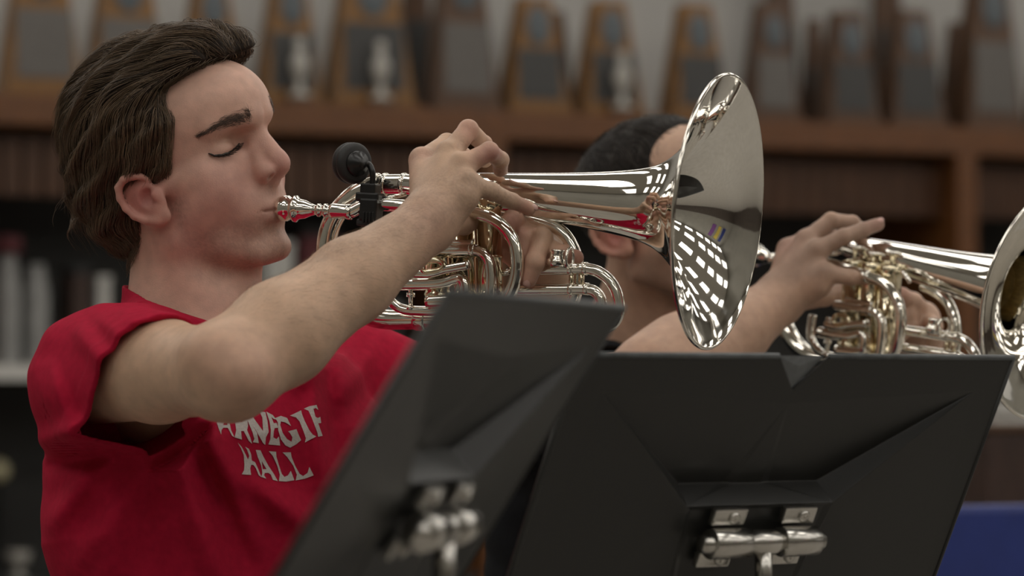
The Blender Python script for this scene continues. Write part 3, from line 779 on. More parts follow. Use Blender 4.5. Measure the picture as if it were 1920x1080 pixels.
# hands : wrist point, knuckles, fingers as joint lists
def hand_sdf(p, wrist, wr, fingers, thumb=None, extra=(), pk=.012, tend=None):
    d = None
    for j, r in fingers:
        c = cap(p, wrist, j[0], wr, r[0] * 1.22)
        d = c if d is None else smin(d, c, pk)
    for a, b, ra, rb in extra: d = smin(d, cap(p, a, b, ra, rb), pk)
    if tend is not None:                          # extensor tendons and knuckles on the back of the hand
        for j, r in fingers:
            a = wrist + (j[0] - wrist) * .35 + tend * .0125; b = j[0] + tend * r[0] * .92
            d = smin(d, cap(p, a, b, .0022, .0036), .006); d = smin(d, sph(p, j[0] + tend * r[0] * .55, r[0] * .72), .006)
    for j, r in fingers + ([thumb] if thumb else []):
        f = chain(p, j, r, .0025)
        for q, rr in zip(j[1:-1], r[1:-1]): f = smin(f, sph(p, q, rr * 1.03), .002)
        d = smin(d, f, .0045)
    return d
def PL(*a): return [P(*q) for q in a]

# ------------------------------------------------------------------ front player : pose
SR = P(178, 692, 3.34); ER = P(430, 697, 3.12); WR = P(795, 425, 3.295)
SL = P(655, 738, 3.66); EL_ = P(900, 790, 3.70); WL = P(1012, 560, 3.455)
NB = P(366, 640, 3.515)                        # base of the neck
NT = H1(0, -22, -30)
RH = dict(wrist=P(806, 408, 3.302), wr=.0185, pk=.012, tend=unit([-.25, -.75, .55]), fingers=[
    (PL((792, 302, 3.372), (838, 268, 3.41), (868, 292, 3.43), (869, 318, 3.43)), [.0108, .0090, .0080, .0075]),
    (PL((842, 290, 3.345), (878, 243, 3.362), (907, 270, 3.395), (909, 300, 3.408)), [.0110, .0092, .0080, .0075]),
    (PL((866, 312, 3.325), (917, 284, 3.332), (938, 300, 3.358), (938, 318, 3.372)), [.0108, .0088, .0080, .0072]),
    (PL((878, 345, 3.308), (923, 360, 3.315), (960, 377, 3.328), (992, 391, 3.338)), [.0104, .0082, .0073, .0066])],
    thumb=(PL((830, 420, 3.335), (870, 418, 3.37), (905, 400, 3.40), (925, 385, 3.405)), [.013, .011, .0095, .008]),
    extra=[(P(815, 425, 3.300), P(870, 372, 3.302), .0165, .0135), (P(806, 408, 3.302), P(820, 330, 3.345), .017, .013)])
LH = dict(wrist=P(1030, 545, 3.452), wr=.021, pk=.012, fingers=[
    (PL((985, 425, 3.40), (962, 412, 3.372), (955, 420, 3.366), (950, 428, 3.365)), [.0105, .0098, .0090, .0085]),
    (PL((1002, 428, 3.395), (987, 445, 3.372), (979, 480, 3.368), (974, 512, 3.372)), [.0105, .0095, .0090, .0080]),
    (PL((1016, 436, 3.392), (1016, 446, 3.366), (1003, 492, 3.352), (991, 524, 3.354)), [.0105, .0098, .0090, .0080]),
    (PL((1024, 458, 3.40), (1034, 468, 3.372), (1058, 477, 3.362), (1079, 483, 3.362)), [.0100, .0090, .0084, .0080])],
    thumb=(PL((990, 500, 3.43), (955, 470, 3.425), (938, 455, 3.415), (930, 445, 3.41)), [.013, .0115, .010, .009]),
    extra=[(P(1030, 545, 3.452), P(1005, 455, 3.415), .020, .018)])
def arm(p, S, E, W, r=(.052, .0445, .038, .044, .040, .0265)):
    d = cap(p, S, S + (E - S) * .5, r[0], r[1]); d = smin(d, cap(p, S + (E - S) * .5, E, r[1], r[2]), .02)
    q = E + (W - E) * .25; d = smin(d, cap(p, E, q, r[2], r[3]), .03); d = smin(d, cap(p, q, E + (W - E) * .62, r[3], r[4] * .93), .02)
    return smin(d, cap(p, E + (W - E) * .62, W, r[4] * .93, r[5]), .015)
ELB = P(455, 702, 3.085)
def boxmask(p, lo, hi, pad):
    q = np.maximum(np.maximum(v3(lo) - p, p - v3(hi)), 0); return ln(q)
def group(p, pts, pad, fn, d0, k=None):
    pts = np.array(pts); lo = pts.min(0) - pad; hi = pts.max(0) + pad
    bd = boxmask(p, lo, hi, 0); m = bd <= 0
    d = bd + .03
    if m.any(): d[m] = fn(p[m])
    return d
def body1(p):
    d = group(p, [T1], .19, lambda q: head(to_local(q, R1, T1)) / 1000, None)
    def neck(q):
        n = cap(q, NT, NB, .054, .057)
        n = smin(n, cap(q, H1(52, -10, -20), P(415, 628, 3.47), .012, .012), .03)     # sternomastoid
        n = smin(n, cap(q, H1(0, 30, -100), P(430, 620, 3.47), .018, .02), .03)
        return smin(n, cap(q, NB, NB - ZZ * .12, .06, .10), .05)
    d = smin(d, group(p, [NT, NB, NB - ZZ * .1], .14, neck, None), .018)
    tor = cap(p, NB - ZZ * .12, NB + np.array([.04, 0, -.5]), .085, .10)
    tor = smin(tor, cap(p, SR + np.array([.05, .05, -.02]), SL - np.array([.05, .03, .02]), .055, .055), .05)
    d = smin(d, tor, .03)
    def rarm(q):
        a = arm(q, SR, ER, WR)
        a = smin(a, sph(q, ELB, .012), .03)
        a = smin(a, sph(q, P(385, 662, 3.10), .012), .03)
        return smin(a, hand_sdf(q, **RH), .016)
    pts = [SR, ER, WR] + [x for f in RH['fingers'] for x in f[0]]
    d = smin(d, group(p, pts, .08, rarm, None), .012)
    def larm(q):
        return smin(arm(q, SL, EL_, WL), hand_sdf(q, **LH), .016)
    pts = [SL, EL_, WL] + [x for f in LH['fingers'] for x in f[0]]
    return np.minimum(d, group(p, pts, .08, larm, None))

def skin_tint(X, base, spots):
    C = np.tile(np.array(base), (len(X), 1))
    for c, r, col, s in spots:
        g = np.exp(-((X - c) ** 2).sum(1) / (r * r))[:, None] * s
        C = C * (1 - g) + np.array(col) * g
    return C
SKIN = (0.64, 0.425, 0.295)
RED = (0.47, 0.20, 0.16); PINK = (0.56, 0.29, 0.235)
import time; _t0 = time.time()
player = empty('person', P(430, 1500, 3.5) * np.array([1, 1, 0]))
tag(player, 'young man in a red T-shirt playing the horn, hand on the valves', 'person')
X, Q = sdf_mesh(body1, (-.62, 2.98, .62), (.12, 3.86, 1.42), .0020)
print('body1', len(X), time.time() - _t0)
def U(px, py, D): return P(px, py, D)
spots = [(H1(0, 112, -8), .020, RED, .55), (H1(40, 66, -18), .035, PINK, .5), (H1(-40, 66, -18), .035, PINK, .5), (H1(78, -5, -2), .030, (.40, .12, .10), .75),
         (H1(60, 20, -50), .03, PINK, .35), (H1(0, 80, 25), .03, RED, .22), (H1(30, 72, 30), .014, (.45, .30, .19), .5), (ELB, .035, PINK, .45), (U(385, 662, 3.09), .02, PINK, .3),
         (U(878, 243, 3.355), .014, PINK, .7), (U(917, 284, 3.325), .014, PINK, .7), (U(792, 300, 3.36), .014, PINK, .5), (U(985, 391, 3.33), .012, RED, .6), (U(940, 318, 3.365), .012, RED, .5),
         (U(905, 270, 3.39), .014, RED, .4), (U(985, 530, 3.35), .014, RED, .5), (U(1079, 483, 3.36), .015, RED, .8), (U(955, 420, 3.36), .02, PINK, .8), (U(975, 500, 3.365), .03, PINK, .6), (U(935, 455, 3.40), .03, RED, .6), (U(800, 430, 3.28), .03, PINK, .35)]
fm = (((X - T1) ** 2).sum(1) < .17 ** 2)[:, None]
C = skin_tint(X, SKIN, spots); C = np.where(fm, C * np.array([1.07, 1.0, 1.12]), C)
Lq = ((X - T1) @ R1) * 1000                      # head-local for stubble, lips, brows
ax_ = np.abs(Lq[:, 0])
st = np.exp(-((ax_ - 58) / 12) ** 2 - ((Lq[:, 1] - 24) / 11) ** 2 - ((Lq[:, 2] + 22) / 20) ** 2) * .62     # sideburn stubble
jaw = sstep(-40, -58, Lq[:, 2]) * sstep(-108, -92, Lq[:, 2]) * sstep(5, 40, Lq[:, 1]) * .22
up_ = np.exp(-(ax_ / 22) ** 2 - ((Lq[:, 2] + 31) / 8) ** 2) * (Lq[:, 1] > 80) * .22
nz = RNG.random(len(X)) * .9 + .55
g = np.clip((st + jaw + up_) * nz, 0, .6)[:, None]; C = C * (1 - g) + np.array((.11, .085, .075)) * g
lip = np.exp(-((Lq[:, 2] + 48.5) / 7) ** 2 - (ax_ / 22) ** 2) * (Lq[:, 1] > 76) * .65
C = C * (1 - lip[:, None]) + np.array((.36, .15, .13)) * lip[:, None]
bodyo = mesh_np('body', X, Q, M['skin'], player, True, C)

# brows and lashes : real hairs
def strands(name, pts, rad, m, parent, tint=None, tipf=.25):
    """pts (n, k, 3) world -> three-sided tapered tubes in one mesh"""
    pts = np.asarray(pts, float); n, k, _ = pts.shape
    Tn = np.gradient(pts, axis=1); Tn /= np.linalg.norm(Tn, axis=2, keepdims=True) + 1e-12
    a = np.array([.31, -.9, .29]); u = np.cross(Tn, a); u /= np.linalg.norm(u, axis=2, keepdims=True) + 1e-9; v = np.cross(Tn, u)
    rad = np.broadcast_to(np.asarray(rad, float), (n,))
    rr = rad[:, None] * np.linspace(1, tipf, k)[None]
    V = np.stack([pts + rr[..., None] * (math.cos(t) * u + math.sin(t) * v) for t in (0, 2.094, 4.189)], 2)   # n,k,3,3
    base = (np.arange(n)[:, None, None] * k + np.arange(k - 1)[None, :, None]) * 3 + np.arange(3)[None, None]
    nxt = (np.arange(n)[:, None, None] * k + np.arange(k - 1)[None, :, None]) * 3 + (np.arange(3)[None, None] + 1) % 3
    Fq = np.stack([base, nxt, nxt + 3, base + 3], -1).reshape(-1, 4)
    tv = None if tint is None else np.repeat(np.asarray(tint), k * 3, 0)
    return mesh_np(name, V.reshape(-1, 3), Fq, m, parent, True, tv)

def surf_project(q, it=4, R=R1, T=T1, lift=0.0):
    q = np.asarray(q, np.float32)
    for _ in range(it):
        e = .4; tet = np.array([[1, -1, -1], [-1, -1, 1], [-1, 1, -1], [1, 1, 1]], np.float32) * e
        fs = [head(q + t, False) for t in tet]; G = sum(t[None] * fv[:, None] for t, fv in zip(tet, fs)) / (4 * e * e)
        d = sum(fs) / 4 - lift; q = q - (d / np.maximum((G * G).sum(1), .1))[:, None] * G
    return q, G / (np.linalg.norm(G, axis=1, keepdims=True) + 1e-9)

def brow(sign):
    n = 460; t = RNG.random(n) ** .9
    ctl = np.array(BROWL) + np.array([0, 0, 0 if sign > 0 else 4.5]); c = smooth_path(ctl, 8)
    i = t * (len(c) - 1); i0 = np.minimum(i.astype(int), len(c) - 2); p = c[i0] + (c[i0 + 1] - c[i0]) * (i - i0)[:, None]
    wd = np.interp(t, [0, .2, .6, 1], [7.0, 8.0, 6.4, 1.8]); off = RNG.normal(0, .45, n) * wd; p[:, 2] += off
    p, N_ = surf_project(p, lift=.2)
    tg = c[np.minimum(i0 + 1, len(c) - 1)] - c[i0]; tg /= np.linalg.norm(tg, axis=1, keepdims=True) + 1e-9
    dirv = tg * np.interp(t, [0, .25, 1], [.25, .8, 1])[:, None] + np.array([0, 0, 1.0]) * np.interp(t, [0, .25, 1], [.6, .3, -.1])[:, None] - np.array([0, 0, 1]) * np.sign(off)[:, None] * .25
    dirv += RNG.normal(0, .24, (n, 3)); dirv -= N_ * (dirv * N_).sum(1, keepdims=True); dirv /= np.linalg.norm(dirv, axis=1, keepdims=True)
    Ls = RNG.uniform(4.5, 8.0, n)[:, None]
    pts = np.stack([p + dirv * Ls * s + N_ * (1.0 * s * (1 - s) * 3) for s in (0, .33, .66, 1)], 1)
    pts[..., 0] *= sign
    return pts
for sg in (1, -1): strands('eyebrow', brow(sg) / 1000 @ R1.T + T1, .00020, M['brow'], player)
LASHS = surf_project(smooth_path(np.array(LASHL), 8), 5, lift=.7)[0].astype(float)
def lashes(sign):
    n = 110; c = LASHS; t = np.linspace(.04, 1, n); i = t * (len(c) - 1); i0 = np.minimum(i.astype(int), len(c) - 2)
    p = c[i0] + (c[i0 + 1] - c[i0]) * (i - i0)[:, None]; p += RNG.normal(0, .25, p.shape)
    side = (t - .35)[:, None] * np.array([1.0, -.4, 0]) * .9
    d = np.array([0, 1.0, -.55]) + side + RNG.normal(0, .1, (n, 3)); d /= np.linalg.norm(d, axis=1, keepdims=True)
    Ls = (5.5 + 3 * np.sin(t * 3.0))[:, None] * (1 if sign > 0 else 1.5)
    pts = np.stack([p + d * Ls * s + np.array([0, 0, 1.0]) * (s * s * 2.2) for s in (0, .35, .7, 1)], 1); pts[..., 0] *= sign
    return pts
for sg in (1, -1):
    strands('eyelashes', lashes(sg) / 1000 @ R1.T + T1, .00022, M['lash'], player, tipf=.4)
    ll = LASHS * np.array([sg, 1, 1])
    V, Fc = tube_geo(ll / 1000 @ R1.T + T1, np.interp(np.linspace(0, 1, len(ll)), [0, .3, .7, 1], [.0004, .0011, .0012, .0005]), 8)
    mesh_np('eye_slit', V, Fc, M['eye'], player, True)

# ------------------------------------------------------------------ hair of the front player
HL = np.array([(-70, -25), (-45, -22), (-30, -14), (-18, -4), (0, 20), (10, 25), (30, 33), (50, 41), (64, 45), (82, 38), (94, 40), (102, 60), (110, 84)])
def hair_vol(q):
    d = ell(q, (0, -14, 58), (90, 110, 96))
    d = smin(d, ell(q, (0, -66, 8), (76, 52, 66)), 24)
    d = smin(d, ell(q, (4, 44, 118), (54, 42, 31)), 16)
    d = smin(d, ell(q, (-30, 70, 104), (28, 26, 26)), 12)
    d = smin(d, ell(q, (-52, 60, 84), (18, 30, 32)), 12)
    d = smin(d, cap(q, (34, -52, -14), (28, -68, -44), 30, 20), 20)
    d = smin(d, cap(q, (-34, -52, -14), (-28, -68, -44), 30, 20), 20)
    # locks : long soft ridges
    th = np.arctan2(q[:, 0], q[:, 2] - 30) + .006 * q[:, 1]
    d = d + 2.4 * np.sin(th * 15 + .05 * q[:, 1] + 1.2 * np.sin(q[:, 1] * .05)) + 1.6 * np.sin(th * 29 + 1.3 - .03 * q[:, 1])
    # face opening
    ylim = np.interp(q[:, 2], HL[:, 0], HL[:, 1]).astype(np.float32)
    ax = np.abs(q[:, 0])
    face = np.maximum(ylim - q[:, 1], -400)
    top = q[:, 2] - (103 + .10 * (ax) + 0.0 * q[:, 1])
    cut = smin(face, -top, 6)                      # >0 keeps: behind the hairline or above the forehead line
    keep = np.maximum(face, top)                   # positive where hair may be
    d = smax(d, -keep * .8, 5)
    earcut = ell(q * np.array([1, 1, 1], np.float32), (84, 2, -12), (30, 36, 27)); earcut2 = ell(q, (-84, 2, -12), (30, 36, 27))
    d = smax(d, -earcut, 4); d = smax(d, -earcut2, 4)
    d = smax(d, -(q[:, 2] + 53 + .25 * (q[:, 1] + 70)), 8)
    return d
def hair1(p): return hair_vol(to_local(p, R1, T1)) / 1000
Xh, Qh = sdf_mesh(lambda p: hair1(p) + .0035, T1 + np.array([-.19, -.17, -.12]), T1 + np.array([.16, .17, .2]), .0028, project=1)
mesh_np('hair', Xh, Qh, M['hairbase'], player, True)
def grad(fn, q, e=1.0):
    tet = np.array([[1, -1, -1], [-1, -1, 1], [-1, 1, -1], [1, 1, 1]], np.float32) * e
    fs = [fn(q + t) for t in tet]; G = sum(t[None] * fv[:, None] for t, fv in zip(tet, fs)) / (4 * e * e)
    return sum(fs) / 4, G / (np.linalg.norm(G, axis=1, keepdims=True) + 1e-9)
def grow(fn, roots, level, field, steps, dl, rng, free=.0):
    q = roots.astype(np.float32); P_ = [q.copy()]; prev = None
    for s in range(steps):
        d, N_ = grad(fn, q)
        t = field(q, s / steps); t = t - N_ * (t * N_).sum(1, keepdims=True) * (1 - free * (s / steps))
        t /= np.linalg.norm(t, axis=1, keepdims=True) + 1e-9
        if prev is not None:
            t = t * .45 + prev * .55; t /= np.linalg.norm(t, axis=1, keepdims=True) + 1e-9
        prev = t
        q = q + t * dl[:, None]
        d, N_ = grad(fn, q)
        corr = np.clip(d - level, -3, 3) * (1 - (s / steps) * .75)
        q = (q - N_ * corr[:, None]).astype(np.float32); P_.append(q.copy())
    return np.stack(P_, 1)
def field1(q, s):
    sx = np.sign(q[:, 0] + 6)[:, None] * np.ones(3)
    top = np.stack([.55 * sx[:, 0], -1.0 * np.ones(len(q)), .15 * np.ones(len(q))], 1)
    side = np.stack([.05 * sx[:, 0], -.42 + 0 * q[:, 0], -.95 + 0 * q[:, 0]], 1)
    front = np.stack([.35 * sx[:, 0], -.55 + 0 * q[:, 0], 1.0 + 0 * q[:, 0]], 1)
    low = np.stack([0 * q[:, 0], .10 + 0 * q[:, 0], -1 + 0 * q[:, 0]], 1)
    w = sstep(70, 128, q[:, 2])[:, None]; f = side * (1 - w) + top * w
    wf = (sstep(66, 92, q[:, 1]) * sstep(150, 120, q[:, 2]))[:, None]; f = f * (1 - wf) + front * wf
    wl = sstep(10, -40, q[:, 2])[:, None]; f = f * (1 - wl) + low * wl
    wv = np.sin(q[:, 0] * .11 + q[:, 2] * .07 + q[:, 1] * .05)[:, None] * np.array([.16, .34, .10]) + np.sin(q[:, 2] * .19 - q[:, 1] * .13)[:, None] * np.array([.14, .14, 0])
    return f + wv
nh = 11500
pick = RNG.integers(0, len(Xh), nh * 3); cand = ((Xh[pick] - T1) @ R1) * 1000
wgt = (cand[:, 0] > -45) | (cand[:, 2] > 95); cand = cand[wgt][:nh]
cand += RNG.normal(0, .8, cand.shape)
lev = RNG.uniform(-3.2, 2.4, len(cand)); lev[::14] += RNG.uniform(.5, 4, len(lev[::14])); steps = 11
dl = RNG.uniform(3.0, 7.0, len(cand))
G = grow(hair_vol, cand, lev, field1, steps, dl, RNG, .25)
tone = (np.sin(cand[:, 0] * .35 + cand[:, 1] * .22) * np.sin(cand[:, 2] * .31 + cand[:, 1] * .1) * .35 + RNG.normal(0, .35, len(cand)))
tn = np.clip(1 + tone * .75, .3, 2.8)[:, None] * np.array([.118, .077, .044])
strands('hair_strands', G / 1000 @ R1.T + T1, RNG.uniform(.00018, .00042, len(cand)), M['hair'], player, tn, .3)
print('hair', time.time() - _t0)

# ------------------------------------------------------------------ red T-shirt
TF = unit([.77, -.64, 0]); TR = unit([-.64, -.77, 0])       # chest direction, right-hand side
TA = P(395, 610, 3.50); TB = P(462, 1250, 3.47)
TD = unit(TB - TA)
prof_s = np.array([0, .03, .07, .12, .2, .3, .4, .5, .65]); prof_a = np.array([.085, .125, .165, .202, .212, .180, .165, .165, .17]); prof_b = np.array([.075, .095, .115, .138, .150, .142, .135, .135, .14])
SLH = SR + (ER - SR) * .46                       # sleeve hem
HN = unit(unit(ER - SR) * .80 + np.array([.16, 0, -.62]))  # hem plane normal
SLS = SR + (ER - SR) * .75 + np.array([-.006, 0, -.020])
LSE = SL + (EL_ - SL) * .75; LHN = unit(EL_ - SL)
def fold(p, a, b, w, amp):
    a = v3(a); b = v3(b); q = p - a; ba = b - a
    q2 = q * v3([1, .02, 1]); b2 = ba * v3([1, .02, 1])
    h = np.clip(q2 @ b2 / float(b2 @ b2), 0, 1); dist = ln(q2 - h[:, None] * b2)
    return amp * np.exp(-(dist / w) ** 2) * (1 - .5 * np.abs(2 * h - 1) ** 3)
def FD(x0, y0, x1, y1, w, amp, D=3.33): return (P(x0, y0, D), P(x1, y1, D), w, amp)
FOLDS = [FD(235, 585, 330, 632, .010, .0045), FD(190, 590, 285, 650, .010, .004), FD(155, 610, 235, 690, .011, .004), FD(270, 570, 390, 612, .009, .004, 3.4),
         FD(80, 700, 150, 830, .012, .004), FD(110, 690, 160, 800, .008, .003), FD(75, 830, 200, 800, .012, .006), FD(95, 870, 215, 845, .010, -.004),
         FD(100, 980, 170, 900, .012, .006), FD(150, 1060, 240, 930, .013, .005), FD(190, 1100, 260, 900, .014, .004),
         FD(335, 820, 420, 1090, .014, .007, 3.36), FD(355, 800, 470, 1060, .016, -.005, 3.36), FD(400, 810, 500, 1050, .012, .007, 3.38), FD(430, 900, 520, 1080, .014, -.005, 3.4),
         FD(595, 700, 612, 900, .010, .006, 3.45), FD(612, 690, 630, 850, .010, -.004, 3.45), FD(560, 720, 600, 690, .010, .004, 3.45), FD(650, 650, 640, 760, .010, .004, 3.55), FD(690, 655, 660, 740, .009, .004, 3.55),
         FD(250, 860, 300, 1080, .02, -.006, 3.34), FD(480, 900, 560, 960, .012, .004, 3.4), FD(520, 930, 600, 1000, .012, .004, 3.4)]
def shirt_base(p):
    q = p - v3(TA); s = q @ v3(TD); q = q - s[:, None] * v3(TD)
    a = np.interp(s, prof_s, prof_a).astype(np.float32); b = np.interp(s, prof_s, prof_b).astype(np.float32)
    x = q @ v3(TR); y = q @ v3(TF)
    k0 = np.sqrt((x / a) ** 2 + (y / b) ** 2); k1 = np.sqrt((x / a ** 2) ** 2 + (y / b ** 2) ** 2)
    d = k0 * (k0 - 1) / np.maximum(k1, 1e-6)
    d = np.where(s < 0, np.sqrt(np.maximum(d, 0) ** 2 + s * s) + np.minimum(d, 0) * 0, d)
    d = smin(d, cap(p, NB + ZZ * .004, SR + np.array([.012, .02, -.014]), .050, .055), .035)
    d = smin(d, cap(p, NB - ZZ * .015, SL + np.array([.0, 0, -.004]), .052, .058), .035)
    d = smin(d, cap(p, SR + np.array([.008, .0, -.012]), SLS, .066, .060), .05)
    d = smin(d, cap(p, SL, LSE, .072, .062), .04)
    d = smin(d, cap(p, NB - unit(NT - NB) * .03 + TF * .006, NB + unit(NT - NB) * .09 + TF * .003, .070, .064), .028)
    for f_ in FOLDS: d = d - 2.4 * fold(p, *f_)
    cx = p[:, 0] * 60 + p[:, 2] * 25; d = d - .0016 * np.sin(cx + 2 * np.sin(p[:, 2] * 40)) * np.sin(p[:, 2] * 33 - p[:, 0] * 21)
    return d
NECK_A = NB + unit(NT - NB) * .2; 
def neck_d(p):
    return cap(p, NB - unit(NT - NB) * .02 + TF * .006, NECK_A, .062, .062)
COLP = P(320, 573, 3.46); COLN = unit([.31, -.08, .95])
def shirt(p):
    d = shirt_base(p)
    nd = neck_d(p)
    band = sstep(-.024, -.021, (p - v3(COLP)) @ v3(COLN)) * (nd < .05)
    d = d - .0018 * band
    al = (p - v3(SLH)) @ v3(HN); hem = sstep(-.026, -.022, al) * (ln(p - v3(SLH)) < .12); d = d - .0008 * hem
    bl = (p - v3(SL + (EL_ - SL) * .60)) @ v3(LHN)
    cl_ = (p - v3(COLP)) @ v3(COLN)
    near = np.minimum(np.minimum(np.maximum(nd - .02, -(cl_ + .06)), np.maximum(-(al + .07), cap(p, SR, ER, .085))), -(bl + .06))
    sh = np.maximum(d, -np.maximum(d + .0055, near))
    sh = np.maximum(sh, -np.maximum(-cl_, nd - .05))
    c1 = np.maximum(-al, cap(p, SR, ER, .10) ) ; sh = np.maximum(sh, -c1)
    c2 = np.maximum(-bl, cap(p, SL, EL_ + (EL_ - SL), .12)); sh = np.maximum(sh, -c2)
    return np.maximum(sh, .60 - p[:, 2])
Xs, Qs = sdf_mesh(shirt, (-.56, 3.05, .58), (.02, 3.92, 1.16), .0025, slack=2.0, project=1)
print('shirt', len(Xs), time.time() - _t0)
shirt_o = mesh_np('shirt', Xs, Qs, M['shirt'], player, True)

# lettering on the chest, traced on the cloth
bvh = BVHTree.FromPolygons([Vector(v) for v in Xs], [tuple(int(i) for i in f) for f in Qs])
def LT(pts): return [(380 + x / 6, 740 + y / 6) for x, y in pts]
LET = {
 'A': [LT([(178, 252), (290, 252), (300, 300), (320, 400), (358, 478), (330, 462), (283, 372), (232, 372), (212, 400), (208, 446), (188, 400), (160, 320)]), LT([(232, 340), (280, 340), (262, 265), (250, 265)])],
 'R': [LT([(355, 244), (420, 240), (412, 300), (440, 312), (490, 240), (520, 238), (505, 300), (510, 350), (500, 400), (535, 480), (556, 552), (520, 520), (490, 462), (462, 408), (432, 408), (440, 505), (360, 480), (378, 400)]), ],
 'N': [LT([(470, 232), (530, 200), (600, 300), (680, 410), (672, 260), (640, 188), (706, 196), (730, 300), (742, 420), (712, 480), (704, 565), (680, 545), (600, 400), (560, 345), (612, 430), (632, 545), (565, 535), (582, 500), (560, 420), (510, 300)])],
 'E': [LT([(716, 190), (790, 230), (828, 280), (800, 272), (772, 250), (800, 320), (832, 318), (850, 372), (810, 376), (800, 410), (795, 480), (830, 500), (858, 470), (872, 572), (740, 560), (762, 500), (768, 400), (752, 300)])],
 'G': [LT([(818, 262), (880, 238), (950, 262), (994, 352), (930, 312), (880, 300), (872, 340), (900, 430), (950, 500), (1000, 530), (1010, 478), (980, 430), (960, 412), (1055, 388), (1080, 450), (1108, 512), (1050, 560), (985, 596), (930, 570), (880, 500), (850, 400), (845, 310)])],
 'I': [LT([(982, 236), (1108, 176), (1116, 215), (1150, 300), (1200, 400), (1240, 450), (1278, 470), (1150, 538), (1162, 490), (1130, 400), (1090, 300), (1050, 255)])],
 'E2': [LT([(1138, 158), (1200, 130), (1282, 116), (1302, 172), (1272, 150), (1246, 160), (1270, 250), (1296, 262), (1324, 250), (1334, 318), (1300, 322), (1322, 385), (1350, 462), (1300, 474), (1292, 430), (1262, 350), (1226, 255), (1190, 180)])],
 'H': [LT([(396, 540), (440, 590), (472, 650), (510, 730), (524, 690), (500, 620), (478, 585), (520, 610), (545, 670), (552, 740), (590, 760), (622, 830), (662, 930), (630, 905), (600, 830), (570, 790), (545, 790), (535, 830), (545, 902), (440, 896), (466, 850), (470, 780), (462, 680), (430, 600)])],
 'A2': [LT([(598, 622), (650, 625), (680, 690), (740, 800), (800, 890), (845, 972), (790, 958), (768, 900), (740, 880), (700, 880), (690, 905), (716, 945), (660, 925), (672, 880), (660, 800), (620, 700)]), LT([(676, 838), (718, 838), (690, 790), (664, 748)])],
 'L': [LT([(744, 636), (826, 642), (830, 700), (860, 800), (890, 890), (920, 925), (960, 908), (992, 856), (1032, 962), (940, 978), (858, 972), (868, 900), (840, 800), (790, 690)])],
 'L2': [LT([(900, 650), (992, 648), (1000, 700), (1040, 800), (1090, 890), (1130, 915), (1180, 880), (1200, 812), (1250, 908), (1150, 945), (1046, 965), (1060, 900), (1020, 800), (950, 700)])],
 'C': [[(372, 741), (392, 738), (400, 752), (388, 748), (380, 752), (379, 762), (388, 772), (402, 772), (404, 780), (388, 783), (374, 776), (368, 760)]],
}
for nm, polys in LET.items():
    bm = bmesh.new(); es = []
    for pl in polys:
        vs = [bm.verts.new((x, -y, 0)) for x, y in pl]; es += [bm.edges.new((vs[i], vs[(i + 1) % len(vs)])) for i in range(len(vs))]
    bmesh.ops.triangle_fill(bm, edges=es, use_beauty=True)
    for _ in range(3):
        lg = [e for e in bm.edges if e.calc_length() > 5]
        if lg: bmesh.ops.subdivide_edges(bm, edges=lg, cuts=1)
        bmesh.ops.triangulate(bm, faces=bm.faces)
    Vw = []
    for v in bm.verts:
        r = ray(v.co.x, -v.co.y); st_ = CAM + r * 3.2
        hit, nr, _, ds = bvh.ray_cast(Vector(st_), Vector(r).normalized())
        if hit is None: hit = Vector(CAM + r * 3.4)
        Vw.append(np.array(hit) - unit(r) * .0011)
    bm.verts.index_update(); Fc = [[v.index for v in f.verts] for f in bm.faces]; bm.free()
    mesh_np('printed_letter', np.array(Vw), Fc, M['ink'], shirt_o, True)
print('letters', time.time() - _t0)

# ------------------------------------------------------------------ second player
R2 = rot_ypr(-math.radians(138), math.radians(8), math.radians(4)); HS2 = np.array([1.08, 1.08, .98]); T2 = MOUTH2 - R2 @ (np.array([0, 96, -48]) * HS2 / 1000) + np.array([-.012, 0, 0])
def H2(x, y, z): return R2 @ (np.array([x, y, z]) * HS2 / 1000) + T2
def to_local2(p): return (to_local(p, R2, T2) / HS2).astype(np.float32)
def pix(p):
    d = np.asarray(p) - CAM; D = d @ FW; return (960 + F * d[0] / D, 540 - F * (d @ UPV) / D, D)
print('P2 lobe', pix(H2(78, 8, -32)), 'top', pix(H2(0, 10, 142)), 'mouth', pix(MOUTH2), 'back', pix(H2(40, -95, 40)), 'chin', pix(H2(0, 75, -97)), 'jaw', pix(H2(50, 10, -60)))
S2 = P(1075, 800, 4.02); E2 = P(1236, 712, 3.78); W2 = P(1450, 572, 3.88); NB2 = P(1200, 668, 4.17); NT2 = H2(0, -20, -30)
SL2 = P(1400, 800, 4.38); EL2 = P(1640, 830, 4.2); WL2 = P(1712, 640, 3.99)
RH2 = dict(wrist=P(1468, 548, 3.885), wr=.020, pk=.010, fingers=[
    (PL((1478, 468, 3.915), (1535, 432, 3.93), (1578, 450, 3.945), (1592, 470, 3.945)), [.0108, .0090, .0080, .0074]),
    (PL((1512, 452, 3.895), (1558, 414, 3.905), (1598, 418, 3.92), (1618, 432, 3.93)), [.0110, .0092, .0082, .0075]),
    (PL((1532, 470, 3.875), (1582, 444, 3.875), (1618, 431, 3.885), (1646, 421, 3.89)), [.0108, .0088, .0080, .0074]),
    (PL((1545, 512, 3.862), (1595, 520, 3.862), (1635, 522, 3.87), (1664, 522, 3.875)), [.0108, .0084, .0076, .0070])],
    thumb=(PL((1500, 560, 3.91), (1545, 555, 3.945), (1580, 545, 3.965), (1590, 530, 3.97)), [.014, .0115, .010, .009]),
    extra=[(P(1478, 560, 3.88), P(1535, 535, 3.865), .018, .014)])
